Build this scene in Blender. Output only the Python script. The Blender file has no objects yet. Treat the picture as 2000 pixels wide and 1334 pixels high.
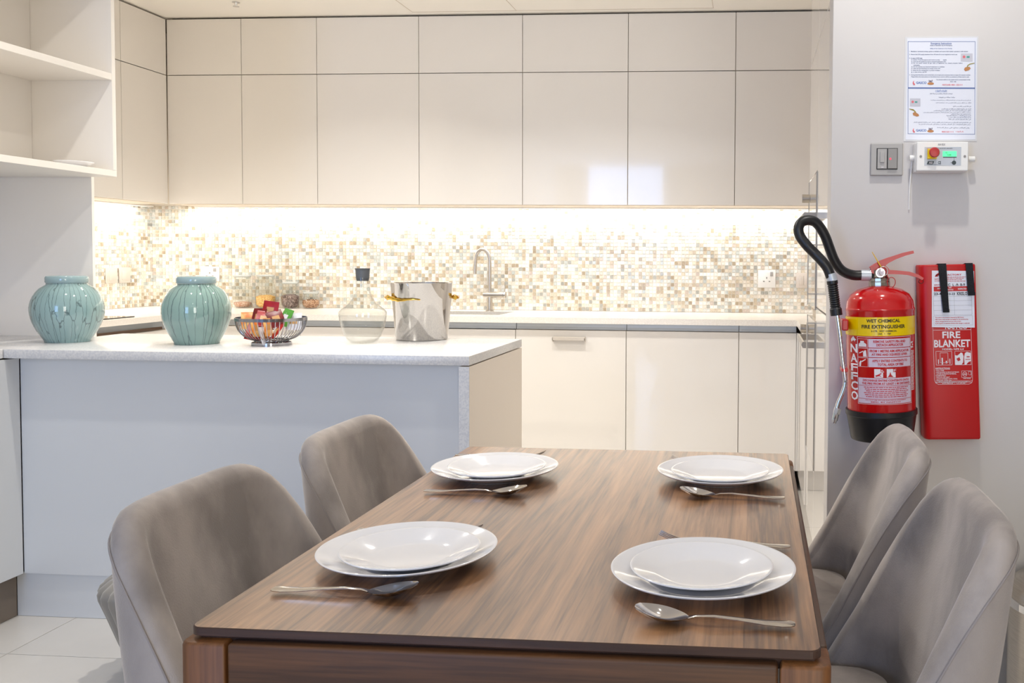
import bpy, bmesh, math, random
import numpy as np
from mathutils import Matrix, Vector
PI = math.pi
random.seed(7)
C = bpy.context.scene.collection
SC = bpy.context.scene

# ------------------------------------------------------------------ camera
cam = bpy.data.objects.new('camera', bpy.data.cameras.new('camera'))
C.objects.link(cam)
cam.data.sensor_width = 36.0
cam.data.lens = 1787.467 / 2000 * 36
cam.data.shift_x = (1000 - 1340.097) / 2000
cam.data.shift_y = (577.635 - 667) / 2000
cam.data.clip_start = 0.05
right = Vector((0.99715682, 0.07500047, 0.00729483))
up = Vector((-0.01007371, 0.03674021, 0.99927408))
back = Vector((0.07467801, -0.99650644, 0.03739128))
m = Matrix((right, up, back)).transposed().to_4x4()
m.translation = Vector((0, 0, 1.2178))
cam.matrix_world = m
SC.camera = cam

# ------------------------------------------------------------------ light and exposure
SC.view_settings.view_transform = 'Standard'
SC.view_settings.look = 'None'
SC.view_settings.gamma = 1
SC.view_settings.use_curve_mapping = False
SC.view_settings.exposure = 0.0
SC.cycles.max_bounces = 12
SC.cycles.diffuse_bounces = 6
SC.cycles.glossy_bounces = 6
SC.cycles.transmission_bounces = 10
SC.cycles.caustics_refractive = False
SC.cycles.caustics_reflective = False
w = bpy.data.worlds.new('world'); SC.world = w; w.use_nodes = True
w.node_tree.nodes['Background'].inputs[0].default_value = (0.75, 0.87, 1, 1)
w.node_tree.nodes['Background'].inputs[1].default_value = 1.0

def area(name, loc, size, size_y, power, color, rot=(0, 0, 0), shape='RECTANGLE', spread=PI):
    l = bpy.data.lights.new(name, 'AREA'); l.shape = shape; l.size = size
    if shape in ('RECTANGLE', 'ELLIPSE'): l.size_y = size_y
    l.energy = power; l.color = color; l.spread = spread
    o = bpy.data.objects.new(name, l); o.location = loc; o.rotation_euler = rot
    C.objects.link(o); return o
WARM = (1.0, 0.965, 0.90)
LEDC = (1.0, 0.99, 0.97)
DAY = (0.70, 0.85, 1.0)
CEIL = 2.608
# LED strips under the wall cabinets
area('under_cabinet_light', (-1.45, 5.36, 1.522), 4.1, 0.02, 15, LEDC, (math.radians(14), 0, 0))
area('under_cabinet_light', (-3.66, 4.35, 1.522), 0.02, 1.8, 11, LEDC, (0, math.radians(14), 0))
# recessed ceiling spots
SPOTS = [(-2.02, 3.93, 12.5), (-0.86, 3.86, 12.5), (-1.30, 2.62, 10), (0.30, 1.34, 0.8), (-1.95, 2.30, 8),
         (0.40, 1.93, 5.6), (-1.0, 0.2, 1), (0.9, 0.0, 1), (-2.0, -1.6, 1), (0.4, -1.6, 1)]
for (x, y, p) in SPOTS:
    tilt = math.radians(28) if (x, y) == (0.40, 1.93) else 0.0     # this one is turned towards the wall
    area('ceiling_spot_light', (x, y, CEIL - 0.012), 0.055, 0, p, WARM, (tilt, 0, 0), 'DISK', math.radians(130 if y > 2.3 else 150))
# daylight through the tall window behind the camera, plus an added fill further right
area('window_and_fill_light', (-1.9, -3.10, 1.45), 1.1, 2.3, 54, (0.30, 0.52, 1.0), (math.radians(-90), 0, PI))
area('window_and_fill_light', (1.2, -3.10, 1.45), 1.1, 2.3, 58, (1.0, 0.95, 0.85), (math.radians(-90), 0, PI))  # added fill at an invented second window, brightens the upright surfaces

# ------------------------------------------------------------------ materials
def srgb(r, g, b):
    f = lambda c: (c / 255 / 12.92) if c / 255 <= 0.04045 else ((c / 255 + 0.055) / 1.055) ** 2.4
    return (f(r), f(g), f(b), 1)
def mat(name, col, rough=0.5, metal=0.0, **kw):
    m = bpy.data.materials.new(name); m.use_nodes = True
    b = m.node_tree.nodes['Principled BSDF']
    b.inputs['Base Color'].default_value = col if len(col) == 4 else (*col, 1)
    b.inputs['Roughness'].default_value = rough
    b.inputs['Metallic'].default_value = metal
    for k, v in kw.items():
        b.inputs[k.replace('_', ' ')].default_value = v
    m['b'] = 1
    return m
def nodes(m): return m.node_tree.nodes, m.node_tree.links, m.node_tree.nodes['Principled BSDF']
def noise_mix(m, c1, c2, scale=(1, 1, 1), nscale=5.0, detail=4, lo=0.35, hi=0.65, bump=0, coord='Object', rough=None, bscale=None):
    N, L, b = nodes(m)
    tc = N.new('ShaderNodeTexCoord'); mp = N.new('ShaderNodeMapping'); mp.inputs['Scale'].default_value = scale
    L.new(tc.outputs[coord], mp.inputs[0])
    n = N.new('ShaderNodeTexNoise'); n.inputs['Scale'].default_value = nscale; n.inputs['Detail'].default_value = detail
    L.new(mp.outputs[0], n.inputs['Vector'])
    r = N.new('ShaderNodeValToRGB'); r.color_ramp.elements[0].position = lo; r.color_ramp.elements[1].position = hi
    r.color_ramp.elements[0].color = c1; r.color_ramp.elements[1].color = c2
    L.new(n.outputs['Fac'], r.inputs[0]); L.new(r.outputs[0], b.inputs['Base Color'])
    if bump:
        bp = N.new('ShaderNodeBump'); bp.inputs['Strength'].default_value = bump; bp.inputs['Distance'].default_value = 0.002
        src = n
        if bscale:
            src = N.new('ShaderNodeTexNoise'); src.inputs['Scale'].default_value = bscale; L.new(mp.outputs[0], src.inputs['Vector'])
        L.new(src.outputs['Fac'], bp.inputs['Height']); L.new(bp.outputs[0], b.inputs['Normal'])
    return m
M = {}
M['wall'] = noise_mix(mat('wall_paint', (0.7, 0.7, 0.7), 0.85), srgb(212, 208, 205), srgb(216, 212, 209), nscale=3)
M['wall_warm'] = noise_mix(mat('warm_white_paint', (0.7, 0.7, 0.7), 0.7), srgb(250, 243, 234), srgb(252, 246, 238), nscale=3)
M['ceiling'] = mat('ceiling_paint', srgb(251, 247, 240), 0.9)
M['lacquer'] = noise_mix(mat('cream_gloss_lacquer', (0.8, 0.8, 0.8), 0.06, Coat_Weight=0.3, Coat_Roughness=0.03), srgb(238, 234, 229), srgb(240, 236, 231), nscale=2)
M['lacquer_inner'] = mat('white_melamine', srgb(238, 233, 226), 0.45)
M['satin_white'] = mat('satin_white_lacquer', srgb(212, 214, 216), 0.35)
M['dark_gap'] = mat('shadow_gap', srgb(70, 62, 52), 0.8)
M['plinth'] = mat('plinth', srgb(205, 200, 194), 0.4)
M['dark_plinth'] = mat('brown_plinth', srgb(120, 108, 96), 0.5)
M['alu'] = mat('brushed_aluminium', srgb(200, 207, 214), 0.4, 0.3)
M['steel'] = noise_mix(mat('brushed_steel', (0.6, 0.6, 0.6), 0.28, 1.0), srgb(188, 182, 174), srgb(204, 198, 190), scale=(1, 1, 40), nscale=20)
M['chrome'] = mat('chrome', srgb(225, 225, 226), 0.04, 1.0)
M['wire_chrome'] = mat('grey_chrome', srgb(168, 168, 172), 0.1, 1.0)
M['bucket_steel'] = mat('mirror_steel', srgb(200, 196, 192), 0.04, 1.0)
M['chrome2'] = mat('polished_cutlery_steel', srgb(205, 200, 195), 0.09, 1.0)
M['brass'] = mat('polished_brass', srgb(232, 190, 84), 0.18, 1.0)
M['glass'] = mat('clear_glass', (1, 1, 1), 0.0, 0, Transmission_Weight=1.0, IOR=1.45)
M['thin_glass'] = mat('smoky_clear_glass', (0.93, 0.95, 0.94), 0.0, 0, Transmission_Weight=1.0, IOR=1.45)
def thin_glass(name, tint, strength=1.0):
    """thin-walled clear glass: see-through with a Fresnel reflection"""
    m = bpy.data.materials.new(name); m.use_nodes = True; N, L = m.node_tree.nodes, m.node_tree.links
    N.remove(N['Principled BSDF']); o = N['Material Output']
    t = N.new('ShaderNodeBsdfTransparent'); t.inputs[0].default_value = tint
    g = N.new('ShaderNodeBsdfGlossy'); g.inputs['Roughness'].default_value = 0.01
    fr = N.new('ShaderNodeLayerWeight'); fr.inputs['Blend'].default_value = 0.5
    pw = N.new('ShaderNodeMath'); pw.operation = 'POWER'; pw.inputs[1].default_value = 4.0; L.new(fr.outputs['Facing'], pw.inputs[0])
    ml = N.new('ShaderNodeMath'); ml.operation = 'MULTIPLY_ADD'; ml.inputs[1].default_value = strength; ml.inputs[2].default_value = 0.035; L.new(pw.outputs[0], ml.inputs[0])
    mx = N.new('ShaderNodeMixShader'); L.new(ml.outputs[0], mx.inputs[0]); L.new(t.outputs[0], mx.inputs[1]); L.new(g.outputs[0], mx.inputs[2])
    L.new(mx.outputs[0], o.inputs[0]); return m
M['thin_glass'] = thin_glass('thin_clear_glass', (0.975, 0.98, 0.97, 1), 0.5)
M['glass'] = thin_glass('carafe_glass', (0.955, 0.96, 0.955, 1), 0.6)
M['porcelain'] = mat('white_porcelain', srgb(232, 232, 235), 0.07, 0, Coat_Weight=0.4, Coat_Roughness=0.02)
M['black_rubber'] = mat('black_rubber', srgb(26, 26, 28), 0.38)
M['black'] = mat('black_plastic', srgb(20, 20, 22), 0.45)
M['black_fabric'] = noise_mix(mat('black_webbing', (0, 0, 0), 0.9), srgb(16, 18, 22), srgb(30, 32, 37), nscale=400, bump=.4)
M['red_paint'] = mat('red_gloss_paint', srgb(200, 14, 18), 0.16, 0, Coat_Weight=0.5, Coat_Roughness=0.05)
M['red_plastic'] = noise_mix(mat('red_case_plastic', (0, 0, 0), 0.42), srgb(196, 10, 16), srgb(190, 8, 14), nscale=6)
M['red_lever'] = mat('red_lever_paint', srgb(190, 18, 26), 0.3)
M['white_print'] = mat('white_print', srgb(238, 232, 236), 0.5)
M['lilac_print'] = mat('pale_label_print', srgb(218, 200, 216), 0.45)
M['red_print'] = mat('red_print', srgb(196, 24, 30), 0.5)
M['dark_print'] = mat('black_print', srgb(28, 26, 26), 0.5)
M['blue_print'] = mat('blue_print', srgb(96, 116, 168), 0.6)
M['navy_print'] = mat('navy_print', srgb(84, 96, 128), 0.6)
M['grey_print'] = mat('grey_print', srgb(150, 150, 155), 0.6)
M['pale_print'] = mat('pale_grey_print', srgb(198, 198, 208), 0.6)
M['pink_print'] = mat('pale_red_print', srgb(222, 110, 120), 0.6)
M['yellow'] = mat('yellow_label', srgb(244, 208, 0), 0.25)
M['paper'] = mat('white_paper', srgb(226, 229, 240), 0.5, 0, Coat_Weight=0.25, Coat_Roughness=0.15)
M['film'] = mat('laminate_film', srgb(214, 214, 216), 0.3)
M['switch_grey'] = mat('grey_switch_plate', srgb(168, 165, 163), 0.35)
M['switch_dark'] = mat('grey_rocker', srgb(140, 137, 135), 0.35)
M['white_plastic'] = mat('white_plastic', srgb(238, 237, 234), 0.3)
M['panel_grey'] = mat('pale_blue_grey_panel', srgb(196, 202, 210), 0.4)
M['beige_plate'] = mat('beige_switch_plate', srgb(214, 204, 194), 0.35)
M['copper'] = mat('copper_print', srgb(190, 130, 80), 0.5)
M['teal_print'] = mat('teal_print', srgb(70, 160, 150), 0.5)
def emis(name, col, s):
    m = mat(name, col, 0.5); b = m.node_tree.nodes['Principled BSDF']
    b.inputs['Emission Color'].default_value = col; b.inputs['Emission Strength'].default_value = s; return m
M['lcd'] = emis('green_backlit_display', srgb(90, 240, 160), 0.75)
M['red_led'] = emis('red_indicator', srgb(255, 60, 80), 1.5)
M['lamp'] = emis('lamp_disc', (1, 0.9, 0.78, 1), 6)
M['led'] = emis('led_tape', (1, 0.95, 0.88, 1), 8)

def quartz(name, a, b_):
    m = mat(name, (0.8, 0.8, 0.8), 0.22)
    return noise_mix(m, a, b_, nscale=180, detail=2, lo=0.42, hi=0.58)
M['quartz'] = quartz('pale_speckled_quartz', srgb(206, 206, 208), srgb(220, 219, 218))
M['end_laminate'] = mat('beige_satin_panel', srgb(226, 215, 202), 0.3)
def floor_mat():
    m = mat('beige_porcelain_tile', (0.7, 0.7, 0.7), 0.25)
    return noise_mix(m, srgb(206, 202, 197), srgb(218, 214, 208), nscale=2.2, detail=6, lo=.3, hi=.7)
M['floor_tile'] = floor_mat()
M['grout'] = mat('grout', srgb(168, 164, 160), 0.9)
M['tile_grout'] = mat('cream_tile_grout', srgb(252, 246, 236), 0.8)

def wood(name, axis, dark, light, plank, rough=0.32, sc=1.0, coat=0.0):
    """walnut: planks of differing tone across, grain stretched along 'axis' (0 = X, 1 = Y, 2 = Z)"""
    m = mat(name, (0.3, 0.2, 0.1), rough, 0, Coat_Weight=coat, Coat_Roughness=0.2); N, L, b = nodes(m)
    tc = N.new('ShaderNodeTexCoord'); 
    sx = [13 * sc, 13 * sc, 13 * sc]; sx[axis] = 0.7 * sc
    mp = N.new('ShaderNodeMapping'); mp.inputs['Scale'].default_value = sx; L.new(tc.outputs['Object'], mp.inputs[0])
    n1 = N.new('ShaderNodeTexNoise'); n1.inputs['Scale'].default_value = 2.2; n1.inputs['Detail'].default_value = 5; n1.inputs['Distortion'].default_value = 1.6
    L.new(mp.outputs[0], n1.inputs['Vector'])
    sx2 = [70, 70, 70]; sx2[axis] = 2.5
    mp2 = N.new('ShaderNodeMapping'); mp2.inputs['Scale'].default_value = sx2; L.new(tc.outputs['Object'], mp2.inputs[0])
    n2 = N.new('ShaderNodeTexNoise'); n2.inputs['Scale'].default_value = 3.0; n2.inputs['Detail'].default_value = 4
    L.new(mp2.outputs[0], n2.inputs['Vector'])
    # plank index
    cross = 0 if axis == 1 else (1 if axis == 0 else 0)
    sep = N.new('ShaderNodeSeparateXYZ'); L.new(tc.outputs['Object'], sep.inputs[0])
    dv = N.new('ShaderNodeMath'); dv.operation = 'DIVIDE'; dv.inputs[1].default_value = plank; L.new(sep.outputs[cross], dv.inputs[0])
    fl = N.new('ShaderNodeMath'); fl.operation = 'FLOOR'; L.new(dv.outputs[0], fl.inputs[0])
    wn = N.new('ShaderNodeTexWhiteNoise'); wn.noise_dimensions = '1D'; L.new(fl.outputs[0], wn.inputs['W'])
    def ma(op, a, b2):
        x = N.new('ShaderNodeMath'); x.operation = op
        for i, v in enumerate((a, b2)):
            if isinstance(v, (int, float)): x.inputs[i].default_value = v
            else: L.new(v, x.inputs[i])
        return x.outputs[0]
    f = ma('ADD', ma('MULTIPLY', n1.outputs['Fac'], 0.62), ma('MULTIPLY', n2.outputs['Fac'], 0.38))
    f = ma('ADD', f, ma('MULTIPLY', ma('SUBTRACT', wn.outputs['Value'], 0.5), 0.16))
    r = N.new('ShaderNodeValToRGB'); e = r.color_ramp.elements
    e[0].position = 0.34; e[0].color = dark; e[1].position = 0.66; e[1].color = light
    mid = e.new(0.5); mid.color = tuple((a * 0.5 + c * 0.5) for a, c in zip(dark, light))
    L.new(f, r.inputs[0]); L.new(r.outputs[0], b.inputs['Base Color'])
    bp = N.new('ShaderNodeBump'); bp.inputs['Strength'].default_value = 0.12; bp.inputs['Distance'].default_value = 0.001
    L.new(n2.outputs['Fac'], bp.inputs['Height']); L.new(bp.outputs[0], b.inputs['Normal'])
    return m
M['walnut_top'] = wood('walnut_top', 1, srgb(90, 60, 38), srgb(172, 125, 84), 0.075, 0.42, 1.0, 1.0)
M['walnut_edge'] = wood('walnut_edge', 0, srgb(58, 36, 24), srgb(84, 55, 38), 0.3, 0.4)
M['walnut_apron'] = wood('walnut_apron', 0, srgb(72, 45, 24), srgb(114, 74, 42), 0.5, 0.5)
M['walnut_rail'] = wood('walnut_rail', 1, srgb(70, 46, 28), srgb(104, 72, 46), 0.5, 0.38)
M['walnut_leg'] = wood('walnut_leg', 2, srgb(94, 57, 27), srgb(138, 89, 47), 0.5, 0.48)

def velvet(name, a, b_):
    m = mat(name, (0.4, 0.35, 0.33), 0.8, 0, Sheen_Weight=0.55, Sheen_Roughness=0.35)
    m.node_tree.nodes['Principled BSDF'].inputs['Sheen Tint'].default_value = (1, 0.95, 0.92, 1)
    N, L, b = nodes(m)
    noise_mix(m, a, b_, scale=(1, 1, 0.6), nscale=7, detail=5, lo=0.40, hi=0.62, bump=0.25, bscale=500)
    return m
M['velvet'] = velvet('taupe_velvet', srgb(140, 132, 127), srgb(182, 172, 165))
M['velvet_back'] = velvet('taupe_velvet_back', srgb(148, 139, 133), srgb(170, 160, 153))
M['piping'] = mat('grey_piping', srgb(150, 142, 138), 0.7)

def celadon(name, col, nlines, seed, thr, wob, vz=5.0):
    """crackle glaze: cells stretched upwards, lines where two cells meet"""
    m = mat(name, col, 0.06, 0, Coat_Weight=0.6, Coat_Roughness=0.02); N, L, b = nodes(m)
    tc = N.new('ShaderNodeTexCoord'); sep = N.new('ShaderNodeSeparateXYZ'); L.new(tc.outputs['Object'], sep.inputs[0])
    at = N.new('ShaderNodeMath'); at.operation = 'ARCTAN2'; L.new(sep.outputs[1], at.inputs[0]); L.new(sep.outputs[0], at.inputs[1])
    ml = N.new('ShaderNodeMath'); ml.operation = 'MULTIPLY'; ml.inputs[1].default_value = nlines / 6.283; L.new(at.outputs[0], ml.inputs[0])
    mz = N.new('ShaderNodeMath'); mz.operation = 'MULTIPLY'; mz.inputs[1].default_value = vz; L.new(sep.outputs[2], mz.inputs[0])
    cb = N.new('ShaderNodeCombineXYZ'); L.new(ml.outputs[0], cb.inputs[0]); L.new(mz.outputs[0], cb.inputs[1]); cb.inputs[2].default_value = seed
    nz = N.new('ShaderNodeTexNoise'); nz.inputs['Scale'].default_value = 40; L.new(tc.outputs['Object'], nz.inputs['Vector'])
    mx = N.new('ShaderNodeVectorMath'); mx.operation = 'MULTIPLY_ADD'; mx.inputs[1].default_value = (wob, wob, 0)
    L.new(nz.outputs['Color'], mx.inputs[0]); L.new(cb.outputs[0], mx.inputs[2])
    v = N.new('ShaderNodeTexVoronoi'); v.voronoi_dimensions = '3D'; v.feature = 'DISTANCE_TO_EDGE'; v.inputs['Scale'].default_value = 1.0
    v.inputs['Randomness'].default_value = 0.85
    L.new(mx.outputs[0], v.inputs['Vector'])
    r = N.new('ShaderNodeValToRGB'); e = r.color_ramp.elements
    e[0].position = 0.0; e[0].color = srgb(84, 104, 106); e[1].position = thr; e[1].color = col
    L.new(v.outputs[0], r.inputs[0])
    L.new(r.outputs[0], b.inputs['Base Color']); return m
M['celadon1'] = celadon('fine_crackle_celadon', srgb(140, 168, 168), 40, 3.3, 0.058, 0.5, 7.0)
M['celadon2'] = celadon('bold_crackle_celadon', srgb(134, 163, 156), 21, 9.1, 0.036, 0.25, 3.2)
M['celadon_lid'] = mat('celadon_lid', srgb(150, 174, 177), 0.06, 0, Coat_Weight=0.5)
def pearl():
    m = mat('pearl_shell_tile', (0.8, 0.8, 0.8), 0.18); N, L, b = nodes(m)
    at = N.new('ShaderNodeAttribute'); at.attribute_name = 'tone'
    nz = N.new('ShaderNodeTexNoise'); nz.inputs['Scale'].default_value = 160; nz.inputs['Detail'].default_value = 2
    tc = N.new('ShaderNodeTexCoord'); L.new(tc.outputs['Object'], nz.inputs['Vector'])
    mx = N.new('ShaderNodeMix'); mx.data_type = 'RGBA'; mx.blend_type = 'MULTIPLY'; mx.inputs[0].default_value = 0.55
    rp = N.new('ShaderNodeValToRGB'); rp.color_ramp.elements[0].position = .35; rp.color_ramp.elements[1].position = .6
    rp.color_ramp.elements[0].color = (0.74, 0.70, 0.64, 1); rp.color_ramp.elements[1].color = (1, 1, 1, 1)
    L.new(nz.outputs['Fac'], rp.inputs[0])
    L.new(at.outputs['Color'], mx.inputs[6]); L.new(rp.outputs[0], mx.inputs[7])
    L.new(mx.outputs[2], b.inputs['Base Color']); return m
M['pearl'] = pearl()
M['curtain'] = mat('sheer_curtain', srgb(236, 240, 246), 0.8)

# ------------------------------------------------------------------ mesh helpers
class MB:
    def __init__(s): s.v = []; s.f = []
    def add(s, vs, fs):
        n = len(s.v); s.v += [tuple(p) for p in vs]; s.f += [tuple(i + n for i in f) for f in fs]; return s
    def box(s, x0, x1, y0, y1, z0, z1, b=0.0):
        if x0 > x1: x0, x1 = x1, x0
        if y0 > y1: y0, y1 = y1, y0
        if z0 > z1: z0, z1 = z1, z0
        if b <= 0:
            vs = [(x, y, z) for x in (x0, x1) for y in (y0, y1) for z in (z0, z1)]
            return s.add(vs, [(0, 1, 3, 2), (4, 6, 7, 5), (0, 4, 5, 1), (2, 3, 7, 6), (0, 2, 6, 4), (1, 5, 7, 3)])
        bm = bmesh.new(); bmesh.ops.create_cube(bm, size=1)
        for v in bm.verts: v.co = Vector(((x0 + x1) / 2 + v.co.x * (x1 - x0), (y0 + y1) / 2 + v.co.y * (y1 - y0), (z0 + z1) / 2 + v.co.z * (z1 - z0)))
        bmesh.ops.bevel(bm, geom=bm.edges[:], offset=b, segments=2 if b < 0.004 else 3, profile=0.5, affect='EDGES')
        return s.bm(bm)
    def bm(s, bm):
        bm.verts.ensure_lookup_table(); bm.verts.index_update()
        s.add([v.co[:] for v in bm.verts], [[v.index for v in f.verts] for f in bm.faces]); bm.free(); return s
    def rings(s, R, closed=True, cap0=False, cap1=False):
        n = len(R[0]); vs = [p for r in R for p in r]; fs = []
        for i in range(len(R) - 1):
            for j in range(n if closed else n - 1):
                k = (j + 1) % n; fs.append((i * n + j, i * n + k, (i + 1) * n + k, (i + 1) * n + j))
        if cap0: fs.append(tuple(range(n))[::-1])
        if cap1: fs.append(tuple((len(R) - 1) * n + j for j in range(n)))
        return s.add(vs, fs)
    def lathe(s, prof, n=48, c=(0, 0, 0), fn=None):
        R = []
        for (r, z) in prof:
            R.append([(c[0] + (r * (fn(2 * PI * j / n, z) if fn else 1)) * math.cos(2 * PI * j / n), c[1] + (r * (fn(2 * PI * j / n, z) if fn else 1)) * math.sin(2 * PI * j / n), c[2] + z) for j in range(n)])
        return s.rings(R, True)
    def tube(s, P, r, n=10, caps=True, closed=False, flat=None):
        P = [Vector(p) for p in P]; R = []; m_ = len(P)
        T = []
        for i in range(m_):
            a = P[(i - 1) % m_] if closed or i > 0 else P[i]; b = P[(i + 1) % m_] if closed or i < m_ - 1 else P[i]
            T.append((b - a).normalized())
        ref = Vector((0, 0, 1)) if abs(T[0].z) < 0.9 else Vector((0, 1, 0))
        u = (ref - T[0] * ref.dot(T[0])).normalized()
        for i in range(m_):
            u = (u - T[i] * u.dot(T[i])).normalized(); v = T[i].cross(u)
            rr = r(i / max(1, m_ - 1)) if callable(r) else r
            ru, rv = (rr, rr) if flat is None else (rr * flat[0], rr * flat[1])
            R.append([P[i] + u * (math.cos(2 * PI * j / n) * ru) + v * (math.sin(2 * PI * j / n) * rv) for j in range(n)])
        if closed: R.append(R[0])
        return s.rings(R, True, caps and not closed, caps and not closed)
    def cyl(s, a, b, r, n=20, r2=None):
        r2 = r if r2 is None else r2
        return s.tube([a, b], (lambda t: r + (r2 - r) * t), n)
    def prism(s, poly, axis, a, b):
        """poly of 2-D points extruded along axis from a to b"""
        def P(p, t):
            return (t, p[0], p[1]) if axis == 'x' else ((p[0], t, p[1]) if axis == 'y' else (p[0], p[1], t))
        n = len(poly); vs = [P(p, a) for p in poly] + [P(p, b) for p in poly]
        fs = [tuple(range(n)), tuple(range(n, 2 * n))[::-1]] + [(i, i + n, (i + 1) % n + n, (i + 1) % n) for i in range(n)]
        return s.add(vs, fs)
    def xf(s, M4):
        s.v = [tuple(M4 @ Vector(p)) for p in s.v]; return s
def smooth_path(P, k=8):
    P = [Vector(p) for p in P]; out = []
    for i in range(len(P) - 1):
        a = P[max(i - 1, 0)]; b = P[i]; c = P[i + 1]; d = P[min(i + 2, len(P) - 1)]
        for j in range(k):
            t = j / k
            out.append(0.5 * ((2 * b) + (c - a) * t + (2 * a - 5 * b + 4 * c - d) * t * t + (3 * b - a - 3 * c + d) * t ** 3))
    out.append(P[-1]); return out
def obj(name, mb, m, parent=None, smooth=0, label=None, world=True, fixn=True):
    me = bpy.data.meshes.new(name); v = mb.v
    if parent is not None and world:
        l = parent.location if parent.parent is None else parent.location + parent.parent.location
        if parent.type == 'MESH' and parent.parent is None: l = parent.location
        v = [(p[0] - l[0], p[1] - l[1], p[2] - l[2]) for p in v]
    me.from_pydata([tuple(p) for p in v], [], mb.f); me.update()
    if fixn:
        bm = bmesh.new(); bm.from_mesh(me)
        bmesh.ops.remove_doubles(bm, verts=bm.verts[:], dist=1e-6)
        bmesh.ops.recalc_face_normals(bm, faces=bm.faces[:]); bm.to_mesh(me); bm.free()
    me.materials.append(m)
    if smooth and smooth != 30:
        me.polygons.foreach_set('use_smooth', [True] * len(me.polygons))
        if smooth < 180: me.set_sharp_from_angle(angle=math.radians(smooth))
    o = bpy.data.objects.new(name, me); C.objects.link(o)
    if parent is not None: o.parent = parent
    if label: o['label'] = label
    return o
def thing(name, label, cat, loc=(0, 0, 0), rotz=0, group=None):
    o = bpy.data.objects.new(name, None); C.objects.link(o); o.empty_display_size = 0.05
    o.location = loc; o.rotation_euler = (0, 0, rotz); o['label'] = label; o['category'] = cat
    if group: o['group'] = group
    return o
def tag(o, label, cat, group=None, kind=None):
    o['label'] = label; o['category'] = cat
    if group: o['group'] = group
    if kind: o['kind'] = kind
    return o
def struct(name, mb, m, smooth=0):
    o = obj(name, mb, m, None, smooth); o['kind'] = 'structure'; o['label'] = SL.get(name, name.replace('_', ' ')); return o
SL = {}
def dup(root, loc=None, rotz=None, label=None, group=None):
    r = root.copy(); C.objects.link(r)
    if loc is not None: r.location = loc
    if rotz is not None: r.rotation_euler[2] = rotz
    if label: r['label'] = label
    if group: r['group'] = group
    for ch in list(root.children):
        c = ch.copy(); C.objects.link(c); c.parent = r
        for g in list(ch.children):
            d = g.copy(); C.objects.link(d); d.parent = c
    return r
_fc = {}
def text_geo(s, bold=False):
    """outline of a string as flat triangles, unit height, origin at its left foot"""
    if s in _fc: return _fc[s]
    cu = bpy.data.curves.new('lettering_source', 'FONT'); cu.body = s; cu.size = 1.0; cu.resolution_u = 2
    cu.offset = 0.028
    o = bpy.data.objects.new('lettering_source', cu); C.objects.link(o)
    dg = bpy.context.evaluated_depsgraph_get(); ev = o.evaluated_get(dg); me = ev.to_mesh()
    vs = [tuple(v.co) for v in me.vertices]; fs = [tuple(p.vertices) for p in me.polygons]
    ev.to_mesh_clear(); bpy.data.objects.remove(o); bpy.data.curves.remove(cu)
    if vs:
        x0 = min(v[0] for v in vs); x1 = max(v[0] for v in vs); y0 = min(v[1] for v in vs); y1 = max(v[1] for v in vs)
    else: x0 = y0 = 0; x1 = y1 = 1
    _fc[s] = (vs, fs, x0, x1, y0, y1); return _fc[s]
def text(mb, s, x0, x1, y0, y1, fn):
    """string s fitted into the rectangle (x0..x1, y0..y1) of a surface given by fn(x, y)"""
    vs, fs, a, b, c, d = text_geo(s)
    if not vs: return
    mb.add([fn(x0 + (v[0] - a) / (b - a) * (x1 - x0), y0 + (v[1] - c) / (d - c) * (y1 - y0)) for v in vs], fs)
def rect(mb, x0, x1, y0, y1, fn, nx=1):
    for i in range(nx):
        a = x0 + (x1 - x0) * i / nx; b = x0 + (x1 - x0) * (i + 1) / nx
        mb.add([fn(a, y0), fn(b, y0), fn(b, y1), fn(a, y1)], [(0, 1, 2, 3)])
def frame(mb, x0, x1, y0, y1, t, fn, nx=1):
    rect(mb, x0, x1, y0, y0 + t, fn, nx); rect(mb, x0, x1, y1 - t, y1, fn, nx)
    rect(mb, x0, x0 + t, y0, y1, fn); rect(mb, x1 - t, x1, y0, y1, fn)
def words(mb, x0, x1, y0, y1, fn, seed=0, gap=0.0):
    """a line of print too small to read: word-sized dashes"""
    rr = random.Random(seed); x = x0; h = abs(y1 - y0)
    while x < x1 - h:
        wd = min(rr.uniform(1.5, 6) * h, x1 - x)
        rect(mb, x, x + wd, y0, y1, fn); x += wd + h * (0.8 + gap)
def poly(mb, pts, fn): mb.add([fn(*p) for p in pts], [tuple(range(len(pts)))])

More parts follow.
